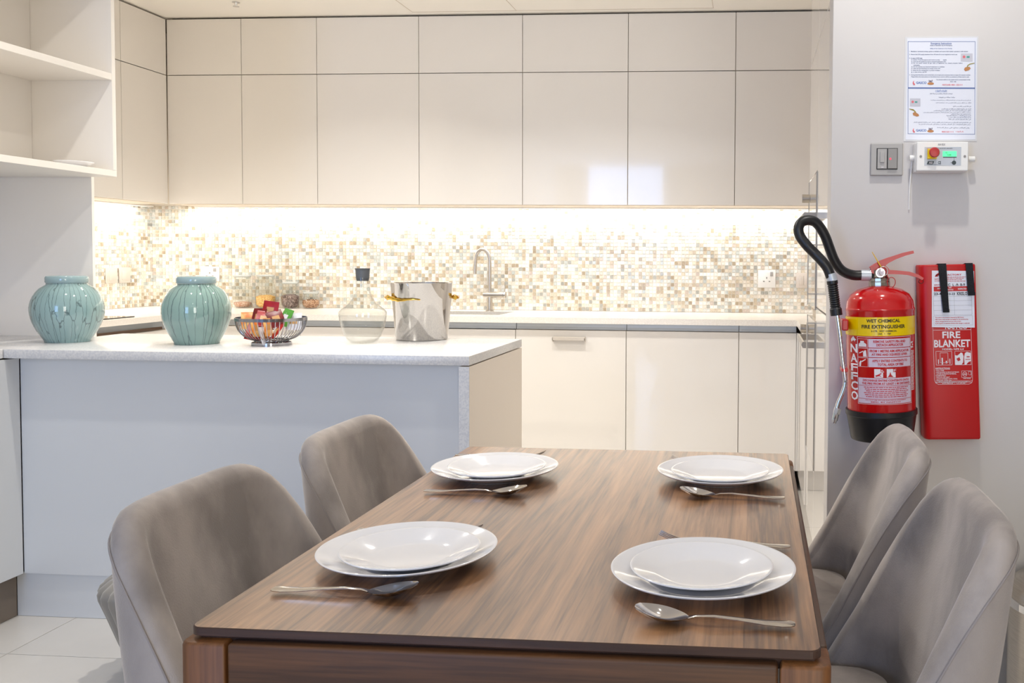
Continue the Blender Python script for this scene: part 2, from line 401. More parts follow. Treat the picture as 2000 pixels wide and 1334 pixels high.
# ================================================================== THE SETTING
SL.update(floor='light beige porcelain tiled floor', ceiling='smooth off-white ceiling', wall_back='kitchen back wall clad in shell mosaic',
          wall_left_kitchen='kitchen left wall clad in shell mosaic', wall_partition='pale wall end behind the peninsula',
          wall_left='plain pale left wall', wall_right='pale grey wall carrying the fire equipment', wall_right_kitchen='white wall behind the tall cabinets',
          wall_far_right='plain right wall of the dining room', wall_rear='plain wall behind the camera')
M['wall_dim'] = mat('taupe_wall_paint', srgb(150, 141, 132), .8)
f = MB(); f.box(-3.9, 2.7, -3.4, 5.6, -0.06, -0.003); floor = struct('floor', f, M['grout'])
TS = 0.8; tiles = {}
x0s = -2.275; y0s = 2.60
for i in range(-2, 7):
    for j in range(-8, 4):
        xa, xb = x0s + i * TS, x0s + (i + 1) * TS; ya, yb = y0s + j * TS, y0s + (j + 1) * TS
        xa2, xb2, ya2, yb2 = max(xa, -3.8), min(xb, 2.6), max(ya, -3.3), min(yb, 5.5)
        if xb2 - xa2 < 0.02 or yb2 - ya2 < 0.02: continue
        key = (round(xb2 - xa2, 3), round(yb2 - ya2, 3))
        if key not in tiles:
            t = MB(); g = 0.0012; t.box(g, key[0] - g, g, key[1] - g, -0.003, 0.0)
            o = obj('floor_tile', t, M['floor_tile'], floor, world=False); tiles[key] = o.data
        else:
            o = bpy.data.objects.new('floor_tile', tiles[key]); C.objects.link(o); o.parent = floor
        o.location = (xa2, ya2, 0)
CEIL = 2.608
f = MB(); f.box(-3.9, 2.7, -3.4, 5.6, CEIL, CEIL + 0.1); ceiling = struct('ceiling', f, M['ceiling'])
f = MB(); f.box(-3.9, 1.0, 5.45, 5.55, 0, CEIL); wall_back = struct('wall_back', f, M['tile_grout'])
f = MB(); f.box(-3.85, -3.75, 3.318, 5.45, 0, CEIL); wall_lk = struct('wall_left_kitchen', f, M['tile_grout'])
f = MB(); f.box(-3.85, -2.51, 3.302, 3.316, 0, CEIL); struct('wall_partition', f, M['wall_warm'])
f = MB(); f.box(-3.0, -2.9, -3.3, 3.30, 0, CEIL); struct('wall_left', f, M['wall'])
f = MB(); f.box(0.198, 2.7, 2.45, 2.56, 0, CEIL, 0.002); struct('wall_right', f, M['wall'])
f = MB(); f.box(0.865, 0.95, 2.56, 5.45, 0, CEIL); struct('wall_right_kitchen', f, M['wall_warm'])
f = MB(); f.box(2.6, 2.7, -3.3, 2.45, 0, CEIL); struct('wall_far_right', f, M['wall_dim'])
f = MB()
for (a, b_, c, d) in ((-3.0, -2.5, 0, CEIL), (-1.3, 0.6, 0, CEIL), (1.8, 2.7, 0, CEIL), (-2.5, -1.3, 0, 0.25), (-2.5, -1.3, 2.6, CEIL), (0.6, 1.8, 0, 0.25), (0.6, 1.8, 2.6, CEIL)):
    f.box(a, b_, -3.4, -3.3, c, d)
struct('wall_rear', f, M['wall_dim'])
for i, xa in enumerate((-2.5, 0.6)):  # the second window is invented, a frame round the added fill light
    f = MB()
    for (a, b_, c, d) in ((0, .05, .25, 2.6), (1.15, 1.2, .25, 2.6), (.05, 1.15, .25, .30), (.05, 1.15, 2.55, 2.6)):
        f.box(xa + a, xa + b_, -3.36, -3.28, c, d)
    wn = struct('window_%d' % (i + 1), f, M['satin_white'])
    wn['label'] = 'tall white framed window behind the camera'
    f = MB(); f.box(xa + .05, xa + 1.15, -3.335, -3.33, .30, 2.55); obj('pane', f, M['glass'], wn)
# unseen dark door and curtains, added for dark reflections in the bucket
M['dark_wood'] = wood('dark_door_wood', 2, srgb(52, 40, 34), srgb(78, 62, 52), 0.4, 0.35)
f = MB(); f.box(-0.85, 0.15, -3.298, -3.25, 0.001, 2.15); f.box(-0.80, 0.10, -3.25, -3.235, 0.003, 2.10, .004); d1 = struct('door_1', f, M['dark_wood']); d1['label'] = 'unseen dark wooden door behind the camera'
f = MB(); f.cyl((0.02, -3.235, 1.02), (0.02, -3.19, 1.02), .01, 12); f.cyl((0.02, -3.19, 1.02), (-0.10, -3.19, 1.02), .009, 12); obj('door_handle', f, M['steel'], d1, 40)
def curtain(xa, xb, label):
    n = int((xb - xa) / .012); P = [(xa + (xb - xa) * i / n, -3.20 + .022 * math.sin(i * 1.05)) for i in range(n + 1)]
    f = MB(); f.rings([[(x, y, z) for x, y in P] + [(x, y - .004, z) for x, y in P[::-1]] for z in (.02, CEIL - .01)], True, True, True)
    t = obj('curtain', f, M['dark_curtain'], None, 60); tag(t, label, 'curtain')
M['dark_curtain'] = mat('charcoal_curtain', srgb(74, 72, 76), .9)
curtain(-2.85, -2.52, 'unseen charcoal curtain at the left side of the left window behind the camera'); curtain(-1.28, -0.98, 'unseen charcoal curtain at the right side of the left window behind the camera')
curtain(0.28, 0.58, 'unseen charcoal curtain left of the added right window behind the camera'); curtain(1.82, 2.12, 'unseen charcoal curtain right of the added right window behind the camera')
# access panel seams in the ceiling
for i, (xa, xb) in enumerate(((-1.93, -1.34), (-1.335, -0.24))):
    pass
f = MB()
for x in (-1.935, -1.34, -0.242): f.box(x - .0015, x + .0015, 4.2, 5.07, CEIL - 0.0015, CEIL + 0.001)
f.box(-1.935, -0.242, 5.068, 5.071, CEIL - 0.0015, CEIL + 0.001)
o = struct('trim_1', f, mat('seam_shadow', srgb(214, 204, 190), 0.9)); o['label'] = 'fine seams of the ceiling access panels'

# shell mosaic: thousands of 20 mm tiles, real geometry in one mesh per wall
PAL = [(250, 248, 243, 24), (238, 231, 219, 20), (224, 214, 196, 15), (203, 189, 166, 9), (182, 166, 142, 5), (224, 227, 224, 13), (200, 205, 202, 9), (212, 199, 188, 6), (180, 180, 174, 5)]
def mosaic(name, parent, org, du, n_u, n_v, nrm, seed):
    rr = random.Random(seed); P = 0.0215; e = 0.00135
    V = []; F = []; T = []
    wts = [p[3] for p in PAL]
    for i in range(n_u):
        for j in range(n_v):
            u0 = i * P + e; u1 = (i + 1) * P - e; v0 = j * P + e; v1 = (j + 1) * P - e
            h = 0.003 + rr.random() * 0.0008; n = len(V); q = 0.0007
            c = srgb(*rr.choices(PAL, wts)[0][:3]); k = rr.uniform(0.9, 1.04); c = (min(1, c[0] * k), min(1, c[1] * k), min(1, c[2] * k), 1)
            tx = rr.uniform(-.0004, .0004); tz = rr.uniform(-.0004, .0004)
            for (u, v, d) in ((u0, v0, 0), (u1, v0, 0), (u1, v1, 0), (u0, v1, 0), (u0 + q, v0 + q, h + tx), (u1 - q, v0 + q, h + tz), (u1 - q, v1 - q, h - tx), (u0 + q, v1 - q, h - tz)):
                V.append((org[0] + du[0] * u + nrm[0] * d, org[1] + du[1] * u + nrm[1] * d, org[2] + v))
            F += [(n + 4, n + 5, n + 6, n + 7), (n, n + 1, n + 5, n + 4), (n + 1, n + 2, n + 6, n + 5), (n + 2, n + 3, n + 7, n + 6), (n + 3, n, n + 4, n + 7)]
            T += [c] * 5
    me = bpy.data.meshes.new(name); me.from_pydata(V, [], F); me.update()
    at = me.attributes.new('tone', 'FLOAT_COLOR', 'FACE'); at.data.foreach_set('color', np.array(T, dtype=np.float32).ravel())
    me.materials.append(M['pearl'])
    o = bpy.data.objects.new(name, me); C.objects.link(o); o.parent = parent; o['kind'] = 'stuff'
    return o
mosaic('mosaic_tiles', wall_back, (-3.748, 5.45, 0.9165), (1, 0, 0), 214, 29, (0, -1, 0), 1)
mosaic('mosaic_tiles', wall_lk, (-3.75, 5.448, 0.9165), (0, -1, 0), 98, 29, (1, 0, 0), 2)

# ================================================================== KITCHEN CABINETS
M['carcass'] = mat('cabinet_edge', srgb(206, 194, 178), 0.6)
G = 0.0016
def front_door(mb, axis, a0, a1, z0, z1, face, t=0.019, sgn=1, bev=0.0012):
    """a door leaf whose front lies in the plane 'face'"""
    if axis == 'y': mb.box(a0 + G, a1 - G, face, face + t * sgn, z0 + G, z1 - G, bev)
    else: mb.box(face, face + t * sgn, a0 + G, a1 - G, z0 + G, z1 - G, bev)
def cabinet(name, label, group, axis, a0, a1, z0, z1, face, depth, sgn=1, zbody=None):
    """carcass and one door; sgn points from the face into the body"""
    ca = (a0 + a1) / 2; cf = face + sgn * depth / 2
    t = thing(name, label, 'cabinet', (ca, cf, z0) if axis == 'y' else (cf, ca, z0), 0, group)
    b = MB(); f0 = face + sgn * 0.0205; f1 = face + sgn * depth
    zt = zbody or z1
    if axis == 'y': b.box(a0, a1, f0, f1, z0, zt)
    else: b.box(f0, f1, a0, a1, z0, zt)
    obj('body', b, M['carcass'], t)
    d = MB(); front_door(d, axis, a0, a1, z0, z1, face, 0.019, sgn)
    door = obj('door', d, M['lacquer'], t, 30)
    return t, door
UX = [-3.4176, -2.9676, -2.5176, -1.9176, -1.3176, -0.7176, -0.1176, 0.4824, 0.862]
POS = ['narrow, first from the left', 'narrow, second from the left', 'third from the left', 'fourth from the left, above the tap', 'fifth from the left, window glint', 'sixth from left, beside window glint', 'seventh from the left, beside oven tower', 'hidden one behind oven tower']
POS2 = POS[:3] + ['fourth from the left, above the tap', 'fifth from the left', 'sixth from the left'] + POS[6:]
for i in range(8):
    cabinet('wall_cabinet', 'tall cream wall cabinet at the back, ' + POS[i], 'tall wall cabinets above the mosaic', 'y', UX[i], UX[i + 1], 1.531, 2.2755, 5.1185, 0.33)
    cabinet('top_cabinet', 'low cream gloss cabinet under the ceiling, ' + POS2[i], 'low cabinets under the ceiling', 'y', UX[i], UX[i + 1], 2.2765, 2.598, 5.1185, 0.33)
LY = [3.32, 4.13, 4.73, 5.114]
LP = ['nearest one', 'middle one', 'corner one']
for i in range(3):
    cabinet('wall_cabinet', 'tall cream gloss wall cabinet on the left kitchen wall, ' + LP[i], 'tall wall cabinets on the left kitchen wall', 'x', LY[i], LY[i + 1], 1.531, 2.2755, -3.4176, 0.33, -1)
    cabinet('top_cabinet', 'low cream gloss top cabinet of the left kitchen wall, ' + LP[i], 'low cabinets on the left kitchen wall', 'x', LY[i], LY[i + 1], 2.2765, 2.598, -3.4176, 0.33, -1)
f = MB(); f.box(-3.40, 0.862, 5.15, 5.44, 2.599, CEIL); f.box(-3.74, -3.45, 3.32, 5.44, 2.599, CEIL)
o = struct('trim_2', f, M['dark_gap']); o['label'] = 'dark shadow gap between the top cabinets and the ceiling'
# LED tape housings
f = MB(); f.box(-3.40, 0.45, 5.335, 5.385, 1.524, 1.531); t = obj('led_strip', f, M['white_plastic']); tag(t, 'slim light strip fixed under the back wall cabinets', 'light')
f = MB(); f.box(-3.685, -3.635, 3.45, 5.30, 1.524, 1.531); t = obj('led_strip', f, M['white_plastic']); tag(t, 'slim light strip fixed under the left wall cabinets', 'light')

# base cabinets, back run
BX = [-3.12, -2.48, -1.88, -1.281, -0.681, -0.081, 0.222]
BP = ['in the left corner', 'second from the left, behind the right jar', 'third from the left, behind the wire bowl and carafe',
      'with a recessed metal pull, right of the peninsula', 'wide plain one in the middle right', 'narrow plain one next to the oven tower']
BP[2] = 'third from the left, behind bowl and carafe'
for i in range(6):
    t, d = cabinet('base_cabinet', 'cream gloss base cabinet at the back, ' + BP[i], 'base cabinets under the back worktop', 'y', BX[i], BX[i + 1], 0.115, 0.846, 4.83, 0.60, 1, .725 if i == 2 else None)
    c = MB(); c.prism([(4.868, .848), (4.868, .882), (4.851, .882), (4.851, .862), (4.846, .848)], 'x', BX[i] + .0015, BX[i + 1] - .0015)
    obj('grip_channel', c, M['alu'], t)
    p = MB(); p.box(BX[i], BX[i + 1], 4.88, 4.895, 0.001, 0.115); obj('plinth', p, M['plinth'], t)
    if i == 3:
        h = MB(); h.box(-1.075, -0.899, 4.800, 4.828, 0.805, 0.811, 0.001); h.box(-1.075, -1.072, 4.800, 4.829, 0.785, 0.805); h.box(-0.902, -0.899, 4.800, 4.829, 0.785, 0.805)
        h.box(-1.075, -0.899, 4.800, 4.803, 0.793, 0.806)
        obj('pull_handle', h, mat('champagne_pull', srgb(214, 206, 196), .35, .3), d)
    if i == 5:
        p = MB(); p.box(.2222, .2318, 4.832, 4.86, .115, .8455); obj('corner_filler', p, M['lacquer'], t)
# left run
for i, (a, b_, l) in enumerate(((3.32, 4.02, 'nearest the partition, hidden behind the left jar'), (4.02, 4.80, 'with a dark slot handle, seen between the two jars'))):
    t, d = cabinet('base_cabinet', 'cream base cabinet on the left, ' + l, 'base cabinets of the left run', 'x', a, b_, 0.115, 0.835, -3.14, 0.59, -1)
    c = MB(); c.box(-3.18, -3.165, a, b_, .836, .882); obj('grip_channel', c, M['alu'], t)
    p = MB(); p.box(-3.2, -3.19, a, b_, 0.001, .115); obj('plinth', p, M['plinth'], t)
    if i == 1:
        h = MB(); h.box(-3.139, -3.128, 4.10, 4.62, .838, .853, .002); obj('slot_handle', h, mat('recess_shade_brown', srgb(96, 76, 62), .35, .6), t)  # solid strip, its dark brown stands for the shaded handle recess
# right run beside the oven tower
t, d = cabinet('base_cabinet', 'short cream gloss base cabinet beside the oven tower', 'base cabinets of the right run', 'x', 4.145, 4.829, 0.115, 0.846, 0.232, 0.61, 1)
c = MB(); c.box(.262, .275, 4.145, 4.83, .848, .882); obj('grip_channel', c, M['alu'], t)
p = MB(); p.box(.28, .29, 4.145, 4.879, 0.001, .115); obj('plinth', p, M['plinth'], t)

# worktop: one U-shaped slab with the sink let in
f = MB(); ZT, ZB = 0.915, 0.884
sx0, sx1, sy0, sy1 = -1.83, -1.41, 4.97, 5.28
f.box(-3.745, sx0, 4.79, 5.446, ZB, ZT); f.box(sx1, 0.862, 4.79, 5.446, ZB, ZT)
f.box(sx0, sx1, 4.79, sy0, ZB, ZT); f.box(sx0, sx1, sy1, 5.446, ZB, ZT)
f.box(-3.745, -3.10, 3.32, 4.79, ZB, ZT); f.box(0.222, 0.862, 4.145, 4.79, ZB, ZT)
M['worktop'] = quartz('cream_worktop', srgb(240, 234, 226), srgb(248, 243, 236))
t = obj('kitchen_worktop', f, M['worktop'], fixn=False); tag(t, 'long cream stone worktop running round the kitchen under the mosaic', 'worktop')
f = MB(); w_ = .012; zb = .74
f.box(sx0 - .01, sx1 + .01, sy0 - .01, sy1 + .01, zb - .01, zb); f.box(sx0 - .01, sx0, sy0 - .01, sy1 + .01, zb, ZB - .001); f.box(sx1, sx1 + .01, sy0 - .01, sy1 + .01, zb, ZB - .001)
f.box(sx0, sx1, sy0 - .01, sy0, zb, ZB - .001); f.box(sx0, sx1, sy1, sy1 + .01, zb, ZB - .001)
t = obj('sink', f, M['steel']); tag(t, 'rectangular sink let into the worktop below the tap', 'sink')
h = MB(); h.cyl((-1.62, 5.12, zb), (-1.62, 5.12, zb + .004), .03, 24); obj('drain', h, M['chrome'], t)

# tap
tx, ty = -1.568, 5.325
T = thing('kitchen_tap', 'brushed swan-neck kitchen tap with a horizontal lever body behind the sink', 'tap', (tx, ty, ZT))
h = MB(); h.lathe([(0, 0), (.024, 0), (.024, .004), (.0175, .007), (.0165, .085), (0, .085)], 28, (tx, ty, ZT)); obj('base', h, M['steel'], T, 40)
h = MB(); h.cyl((tx - .037, ty, 1.012), (tx + .082, ty, 1.012), .019, 28); obj('mixer_body', h, M['steel'], T, 40)
h = MB(); h.cyl((tx + .083, ty, 1.012), (tx + .097, ty, 1.012), .019, 28)
lever = obj('lever', h, M['steel'], T, 40); h = MB(); h.tube([(tx + .09, ty, 1.03), (tx + .094, ty - .002, 1.06), (tx + .09, ty - .004, 1.085)], .003, 8); obj('lever_pin', h, M['steel'], lever, 60)
P = [(tx, ty, 1.02), (tx, ty, 1.20)]
for k in range(1, 13):
    a = PI * k / 12; P.append((tx - .043 + .043 * math.cos(a), ty, 1.215 + .066 * math.sin(a)))
P += [(tx - .088, ty, 1.19), (tx - .090, ty, 1.135)]
h = MB(); h.tube(P, .0105, 16); obj('spout', h, M['steel'], T, 60)

# hob edge on the left run
f = MB(); f.box(-3.62, -3.14, 3.60, 4.42, ZT, ZT + .005, .001); t = obj('hob', f, mat('black_glass', srgb(30, 28, 28), .05)); tag(t, 'thin black glass hob on the left worktop behind the left jar', 'hob')

# ------------------------------------------------------------------ oven tower and fridge column (right)
XT = 0.24
M['trim_grey'] = mat('satin_grey_trim', srgb(182, 178, 172), 0.4, 0.3)
M['white_glass'] = mat('white_appliance_glass', srgb(214, 206, 196), 0.04, 0, Coat_Weight=0.6, Coat_Roughness=0.01)
T = thing('oven_tower', 'tall cream cabinet with built-in oven and microwave at the right kitchen end', 'cabinet', (0.55, 3.88, 0))
f = MB(); f.box(XT + .0205, .862, 3.62, 4.14, .10, 2.598); obj('body', f, M['carcass'], T)
f = MB(); f.box(XT + .05, .862, 3.62, 4.14, .001, .099); obj('plinth', f, M['plinth'], T)
for (a, b_) in ((.10, .388), (1.578, 2.08), (2.083, 2.598)):
    f = MB(); front_door(f, 'x', 3.62, 4.14, a, b_, XT); obj('door', f, M['lacquer'], T, 30)
def appliance(name, z0, z1, hz):
    f = MB(); front_door(f, 'x', 3.625, 4.135, z0, z1, XT - .002); o = obj(name, f, M['white_glass'], T, 30)
    f = MB(); f.box(XT - .004, XT + .001, 3.623, 3.627, z0, z1); obj('edge_trim', f, M['trim_grey'], o)
    f = MB(); f.box(XT - .004, XT + .001, 4.133, 4.137, z0, z1); obj('edge_trim', f, M['trim_grey'], o)
    f = MB(); f.prism([(XT - .052, hz), (XT - .047, hz + .012), (XT - .040, hz + .013), (XT - .040, hz - .013), (XT - .047, hz - .012)], 'y', 3.67, 4.09)
    f.box(XT - .04, XT - .002, 3.67, 3.69, hz - .013, hz + .012); f.box(XT - .04, XT - .002, 4.07, 4.09, hz - .013, hz + .012)
    obj('bar_handle', f, M['steel'], o)
    return o
ov = appliance('oven', .392, .985, .888)
mw = appliance('microwave', 1.03, 1.574, 1.405)
for (z,) in ((1.498,), (.925,)):
    f = MB(); f.cyl((XT - .003, 4.075, z), (XT - .036, 4.075, z), .019, 24); obj('control_knob', f, M['steel'], mw if z > 1 else ov, 40)
T = thing('fridge_column', 'tall cream gloss fridge cabinet with two slim framed handles, beside the wall corner', 'fridge', (0.55, 3.3, 0))
f = MB(); f.box(XT + .0205, .862, 3.02, 3.617, .10, 2.598); obj('body', f, M['carcass'], T)
f = MB(); f.box(XT + .05, .862, 3.02, 3.617, .001, .099); obj('plinth', f, M['plinth'], T)
for k, (a, b_) in enumerate(((.10, 1.04), (1.043, 2.08), (2.083, 2.598))):
    f = MB(); front_door(f, 'x', 3.02, 3.617, a, b_, XT); d = obj('door', f, M['lacquer'], T, 30)
    if k < 2:
        za, zb_ = ((.803, .984), (1.093, 1.288))[k]
        f = MB(); f.box(.203, .207, 3.575, 3.60, za, zb_, .0008); f.box(.207, XT, 3.575, 3.60, za, za + .005); f.box(.207, XT, 3.575, 3.60, zb_ - .005, zb_)
        obj('framed_handle', f, M['trim_grey'], d)
T = thing('larder_column', 'tall plain cream gloss cabinet hidden behind the wall corner', 'cabinet', (0.55, 2.8, 0))
f = MB(); f.box(XT + .0205, .862, 2.565, 3.018, .10, 2.598); obj('body', f, M['carcass'], T)
f = MB(); front_door(f, 'x', 2.565, 3.018, .10, 2.598, XT); obj('door', f, M['lacquer'], T, 30)
f = MB(); f.box(XT + .05, .862, 2.565, 3.018, .001, .099); obj('plinth', f, M['plinth'], T)

# ------------------------------------------------------------------ peninsula
f = MB(); f.prism([(-2.895, 2.808), (-0.893, 2.808), (-0.893, 3.46), (-2.508, 3.46), (-2.508, 3.30), (-2.895, 3.30)], 'z', .885, .915)
bm = bmesh.new(); me_ = bpy.data.meshes.new('tmp'); me_.from_pydata(f.v, [], f.f); bm.from_mesh(me_)
bmesh.ops.recalc_face_normals(bm, faces=bm.faces[:])
bmesh.ops.bevel(bm, geom=[e for e in bm.edges if e.calc_face_angle(0) > .5], offset=.002, segments=2, profile=.5, affect='EDGES')
f = MB(); f.bm(bm); bpy.data.meshes.remove(me_)
t = obj('peninsula_worktop', f, M['quartz'], None, 40); tag(t, 'pale speckled stone top of the peninsula carrying the jars and bowl', 'worktop')
T = thing('peninsula', 'white peninsula counter body with smooth front and cream end panel', 'counter', (-1.7, 3.1, 0))
f = MB(); f.box(-2.4445, -0.927, 2.872, 2.89, .152, .880); obj('front_panel', f, M['satin_white'], T)
f = MB(); f.box(-2.44, -0.928, 2.891, 3.29, .10, .880); f.box(-2.50, -0.928, 3.29, 3.435, .10, .880); obj('body', f, M['carcass'], T)
f = MB(); f.box(-2.483, -0.928, 2.886, 2.8905, .001, .151); obj('plinth', f, M['satin_white'], T)
f = MB(); f.box(-0.9265, -0.893, 2.808, 2.8105, .001, .8815, .0005); obj('end_edge', f, M['quartz'], T, 30)
f = MB(); f.box(-0.9265, -0.893, 2.811, 3.46, .001, .8815, .0005); obj('end_panel', f, M['end_laminate'], T, 30)
for k in range(3):
    a = -2.50 + k * .524
    f = MB(); f.box(a + G, a + .524 - G, 3.436, 3.455, .10, .845, .001); obj('door', f, M['lacquer'], T, 30)

# low cabinet on the left, running towards the camera under the open shelves
T = thing('low_side_cabinet', 'white low cabinet under the left end of the peninsula top, on a brown plinth', 'cabinet', (-2.67, 2.3, 0))
f = MB(); f.box(-2.895, -2.463, 1.70, 2.87, .152, .880); obj('body', f, M['carcass'], T)
for k in range(2):
    a = 1.70 + k * .585
    f = MB(); f.box(-2.462, -2.445, a + G, a + .585 - G, .152, .880, .001); obj('door', f, M['satin_white'], T, 30)
f = MB(); f.box(-2.895, -2.484, 1.72, 2.884, .001, .151); obj('plinth', f, M['dark_plinth'], T)
f = MB(); f.box(-2.895, -2.447, 1.70, 2.806, .885, .915, .002); obj('top', f, M['quartz'], T)

# open shelf unit
T = thing('open_shelf_unit', 'white open shelf unit hanging at the upper left', 'shelf', (-2.65, 2.5, 1.52))
XF = -2.405
f = MB(); f.box(-2.895, XF, 1.70, 3.298, 1.521, 1.544, .0008); obj('bottom_board', f, M['lacquer_inner'], T, 30)
f = MB(); f.box(-2.895, XF, 1.70, 3.278, 2.58, 2.603, .0008); obj('top_board', f, M['lacquer_inner'], T, 30)
f = MB(); f.box(-2.895, XF, 3.279, 3.298, 1.545, 2.603, .0008); obj('end_panel', f, M['lacquer_inner'], T, 30)
f = MB(); f.box(-2.895, XF, 1.70, 1.72, 1.545, 2.579, .0008); obj('end_panel', f, M['lacquer_inner'], T, 30)
f = MB(); f.box(-2.74, -2.725, 1.72, 3.278, 1.545, 2.579); obj('back_panel', f, M['lacquer_inner'], T)
for z in (1.880, 2.225):
    f = MB(); f.box(-2.724, XF, 1.721, 3.278, z, z + .024, .0008); obj('shelf_board', f, M['lacquer_inner'], T, 30)

# sprinkler head and ceiling spot rings
f = MB(); f.lathe([(0, 0), (.02, 0), (.02, -.003), (.008, -.004), (.006, -.02), (.016, -.022), (.016, -.024), (0, -.024)], 20, (-2.826, 4.83, CEIL)); t = obj('sprinkler', f, M['chrome'], None, 40); tag(t, 'small metal sprinkler head at the ceiling edge, upper left', 'sprinkler')
SPOTN = ['over the kitchen floor, left one', 'over the kitchen floor, right one', 'between peninsula and dining table', 'above the dining table', 'above the peninsula, by the shelf unit', 'next to the right wall, above the gas control box', 'behind the table, to the left', 'behind the table, to the right', 'near the left rear window', 'near the dark rear door']
for k, (x, y, p) in enumerate(SPOTS):
    if k == 0: 
        f = MB(); f.lathe([(.044, -.001), (.046, -.004), (.038, -.005), (.034, -.001), (.034, 0), (.044, 0)], 28, (0, 0, 0)); r0 = obj('downlight', f, M['white_plastic'], None, 40); r0.location = (x, y, CEIL)
        tag(r0, 'round white recessed ceiling spotlight', 'light', 'recessed ceiling spotlights')
    else:
        r = r0.copy(); C.objects.link(r); r.location = (x, y, CEIL)
    (r0 if k == 0 else r)['label'] = 'round white recessed ceiling spotlight ' + SPOTN[k]

# ------------------------------------------------------------------ sockets and switches on the mosaic
def plate(name, label, cat, org, u, n, w_, h_, m, rockers=1, socket=False):
    """plate on a wall: org = lower corner, u = direction along the wall, n = outward"""
    fn = lambda a, b_, d: (org[0] + u[0] * a + n[0] * d, org[1] + u[1] * a + n[1] * d, org[2] + b_)
    def bx(a0, a1, b0, b1, d0, d1, bev=0):
        p, q = fn(a0, b0, d0), fn(a1, b1, d1); mb = MB(); mb.box(min(p[0], q[0]), max(p[0], q[0]), min(p[1], q[1]), max(p[1], q[1]), p[2], q[2], bev); return mb
    T = thing(name, label, cat, fn(w_ / 2, h_ / 2, 0))
    obj('plate', bx(0, w_, 0, h_, 0, .009, .002), m, T, 40)
    if socket:
        f = MB()
        for (a, b_, ww, hh) in ((.5, .56, .06, .10), (.34, .36, .09, .06), (.66, .36, .09, .06)):
            g = bx(w_ * (a - ww / 2), w_ * (a + ww / 2), h_ * (b_ - hh / 2), h_ * (b_ + hh / 2), .009, .0096); f.add(g.v, g.f)
        obj('pin_slot', f, M['switch_dark'], T)
        obj('rocker', bx(w_ * .7, w_ * .86, h_ * .66, h_ * .9, .009, .012, .001), M['switch_grey'], T, 40)
    else:
        for k in range(rockers):
            a0 = .2 + .6 * k / rockers; obj('rocker', bx(w_ * a0 + .001, w_ * (a0 + .6 / rockers) - .001, h_ * .18, h_ * .82, .009, .0125, .001), m, T, 40)
    return T
plate('power_socket', 'white square power socket with a switch on the mosaic at the right', 'socket', (.018, 5.4455, 1.066), (1, 0), (0, -1), .104, .104, M['white_plastic'], socket=True)
plate('wall_switch', 'beige switch plate on the mosaic beside the oven tower', 'switch', (.243, 5.4455, 1.066), (1, 0), (0, -1), .090, .09, M['beige_plate'], 2)
plate('power_socket', 'white socket on the mosaic behind the right-hand green jar', 'socket', (-3.43, 5.4455, 1.075), (1, 0), (0, -1), .12, .09, M['white_plastic'], socket=True)
plate('wall_switch', 'beige switch on the left mosaic, the one nearer the camera', 'switch', (-3.7455, 5.025, 1.066), (0, 1), (1, 0), .092, .092, M['beige_plate'])
plate('wall_switch', 'beige switch on the left mosaic, the one nearer the corner', 'switch', (-3.7455, 5.135, 1.066), (0, 1), (1, 0), .092, .092, M['beige_plate'])

# ================================================================== DINING TABLE
X0, X1, Y0, Y1 = -0.712, 0.085, 1.094, 2.235
def rrect(x0, x1, y0, y1, r, n=6):
    P = []
    for cx, cy, a in ((x1 - r, y0 + r, -90), (x1 - r, y1 - r, 0), (x0 + r, y1 - r, 90), (x0 + r, y0 + r, 180)):
        for k in range(n + 1):
            t = math.radians(a + 90 * k / n); P.append((cx + r * math.cos(t), cy + r * math.sin(t)))
    return P
T = thing('dining_table', 'rectangular walnut dining table laid for four', 'table', (-0.31, 1.66, 0))
R = []
for (ins, z) in ((.0012, .7385), (0, .7395), (0, .7488), (.0012, .75)):
    R.append([(p[0], p[1], z) for p in rrect(X0 + ins, X1 - ins, Y0 + ins, Y1 - ins, .014)])
f = MB(); f.rings(R, True, True, False); obj('tabletop_edge', f, M['walnut_edge'], T)
f = MB(); f.add([(p[0], p[1], .75) for p in rrect(X0 + .0012, X1 - .0012, Y0 + .0012, Y1 - .0012, .014)], [tuple(range(28))]); 
f.add([(p[0], p[1], .7495) for p in rrect(X0 + .0012, X1 - .0012, Y0 + .0012, Y1 - .0012, .014)], [tuple(range(28))[::-1]]); obj('tabletop', f, M['walnut_top'], T)
FX0, FX1, FY0, FY1 = X0 - .009, X1 + .012, Y0 - .010, Y1 + .010
LW = .062
f = MB(); f.box(FX0 + .02, FX1 - .02, FY0 + .02, FY1 - .02, .7225, .7378); obj('subframe', f, M['walnut_edge'], T)
def leg(sx, sy):
    x0 = FX0 if sx < 0 else FX1 - LW; y0 = FY0 if sy < 0 else FY1 - LW
    r = .016; R = []
    for ins, z in ((.004, .0), (0, .003), (0, .729), (.0015, .7318), (.004, .7335)):
        P = []
        for (cx, cy, a, rr) in ((x0 + LW, y0, -90, 1), (x0 + LW, y0 + LW, 0, 1), (x0, y0 + LW, 90, 1), (x0, y0, 180, 1)):
            outer = (cx > x0 if sx > 0 else cx <= x0) and (cy > y0 if sy > 0 else cy <= y0)
            q = r if outer else .003
            ox = cx + (-q if cx > x0 else q); oy = cy + (-q if cy > y0 else q)
            for k in range(6):
                t = math.radians(a + 18 * k); P.append((ox + (q - ins) * math.cos(t) if q > ins else ox, oy + (q - ins) * math.sin(t) if q > ins else oy, z))
        R.append(P)
    f = MB(); f.rings(R, True, True, True); return f
for sx in (-1, 1):
    for sy in (-1, 1): obj('leg', leg(sx, sy), M['walnut_leg'], T, 45)
g = .0025
for y in (FY0 + .001, FY1 - .023):
    f = MB(); f.box(FX0 + LW + g, FX1 - LW - g, y, y + .022, .640, .7335, .004); obj('apron', f, M['walnut_apron'], T, 60)
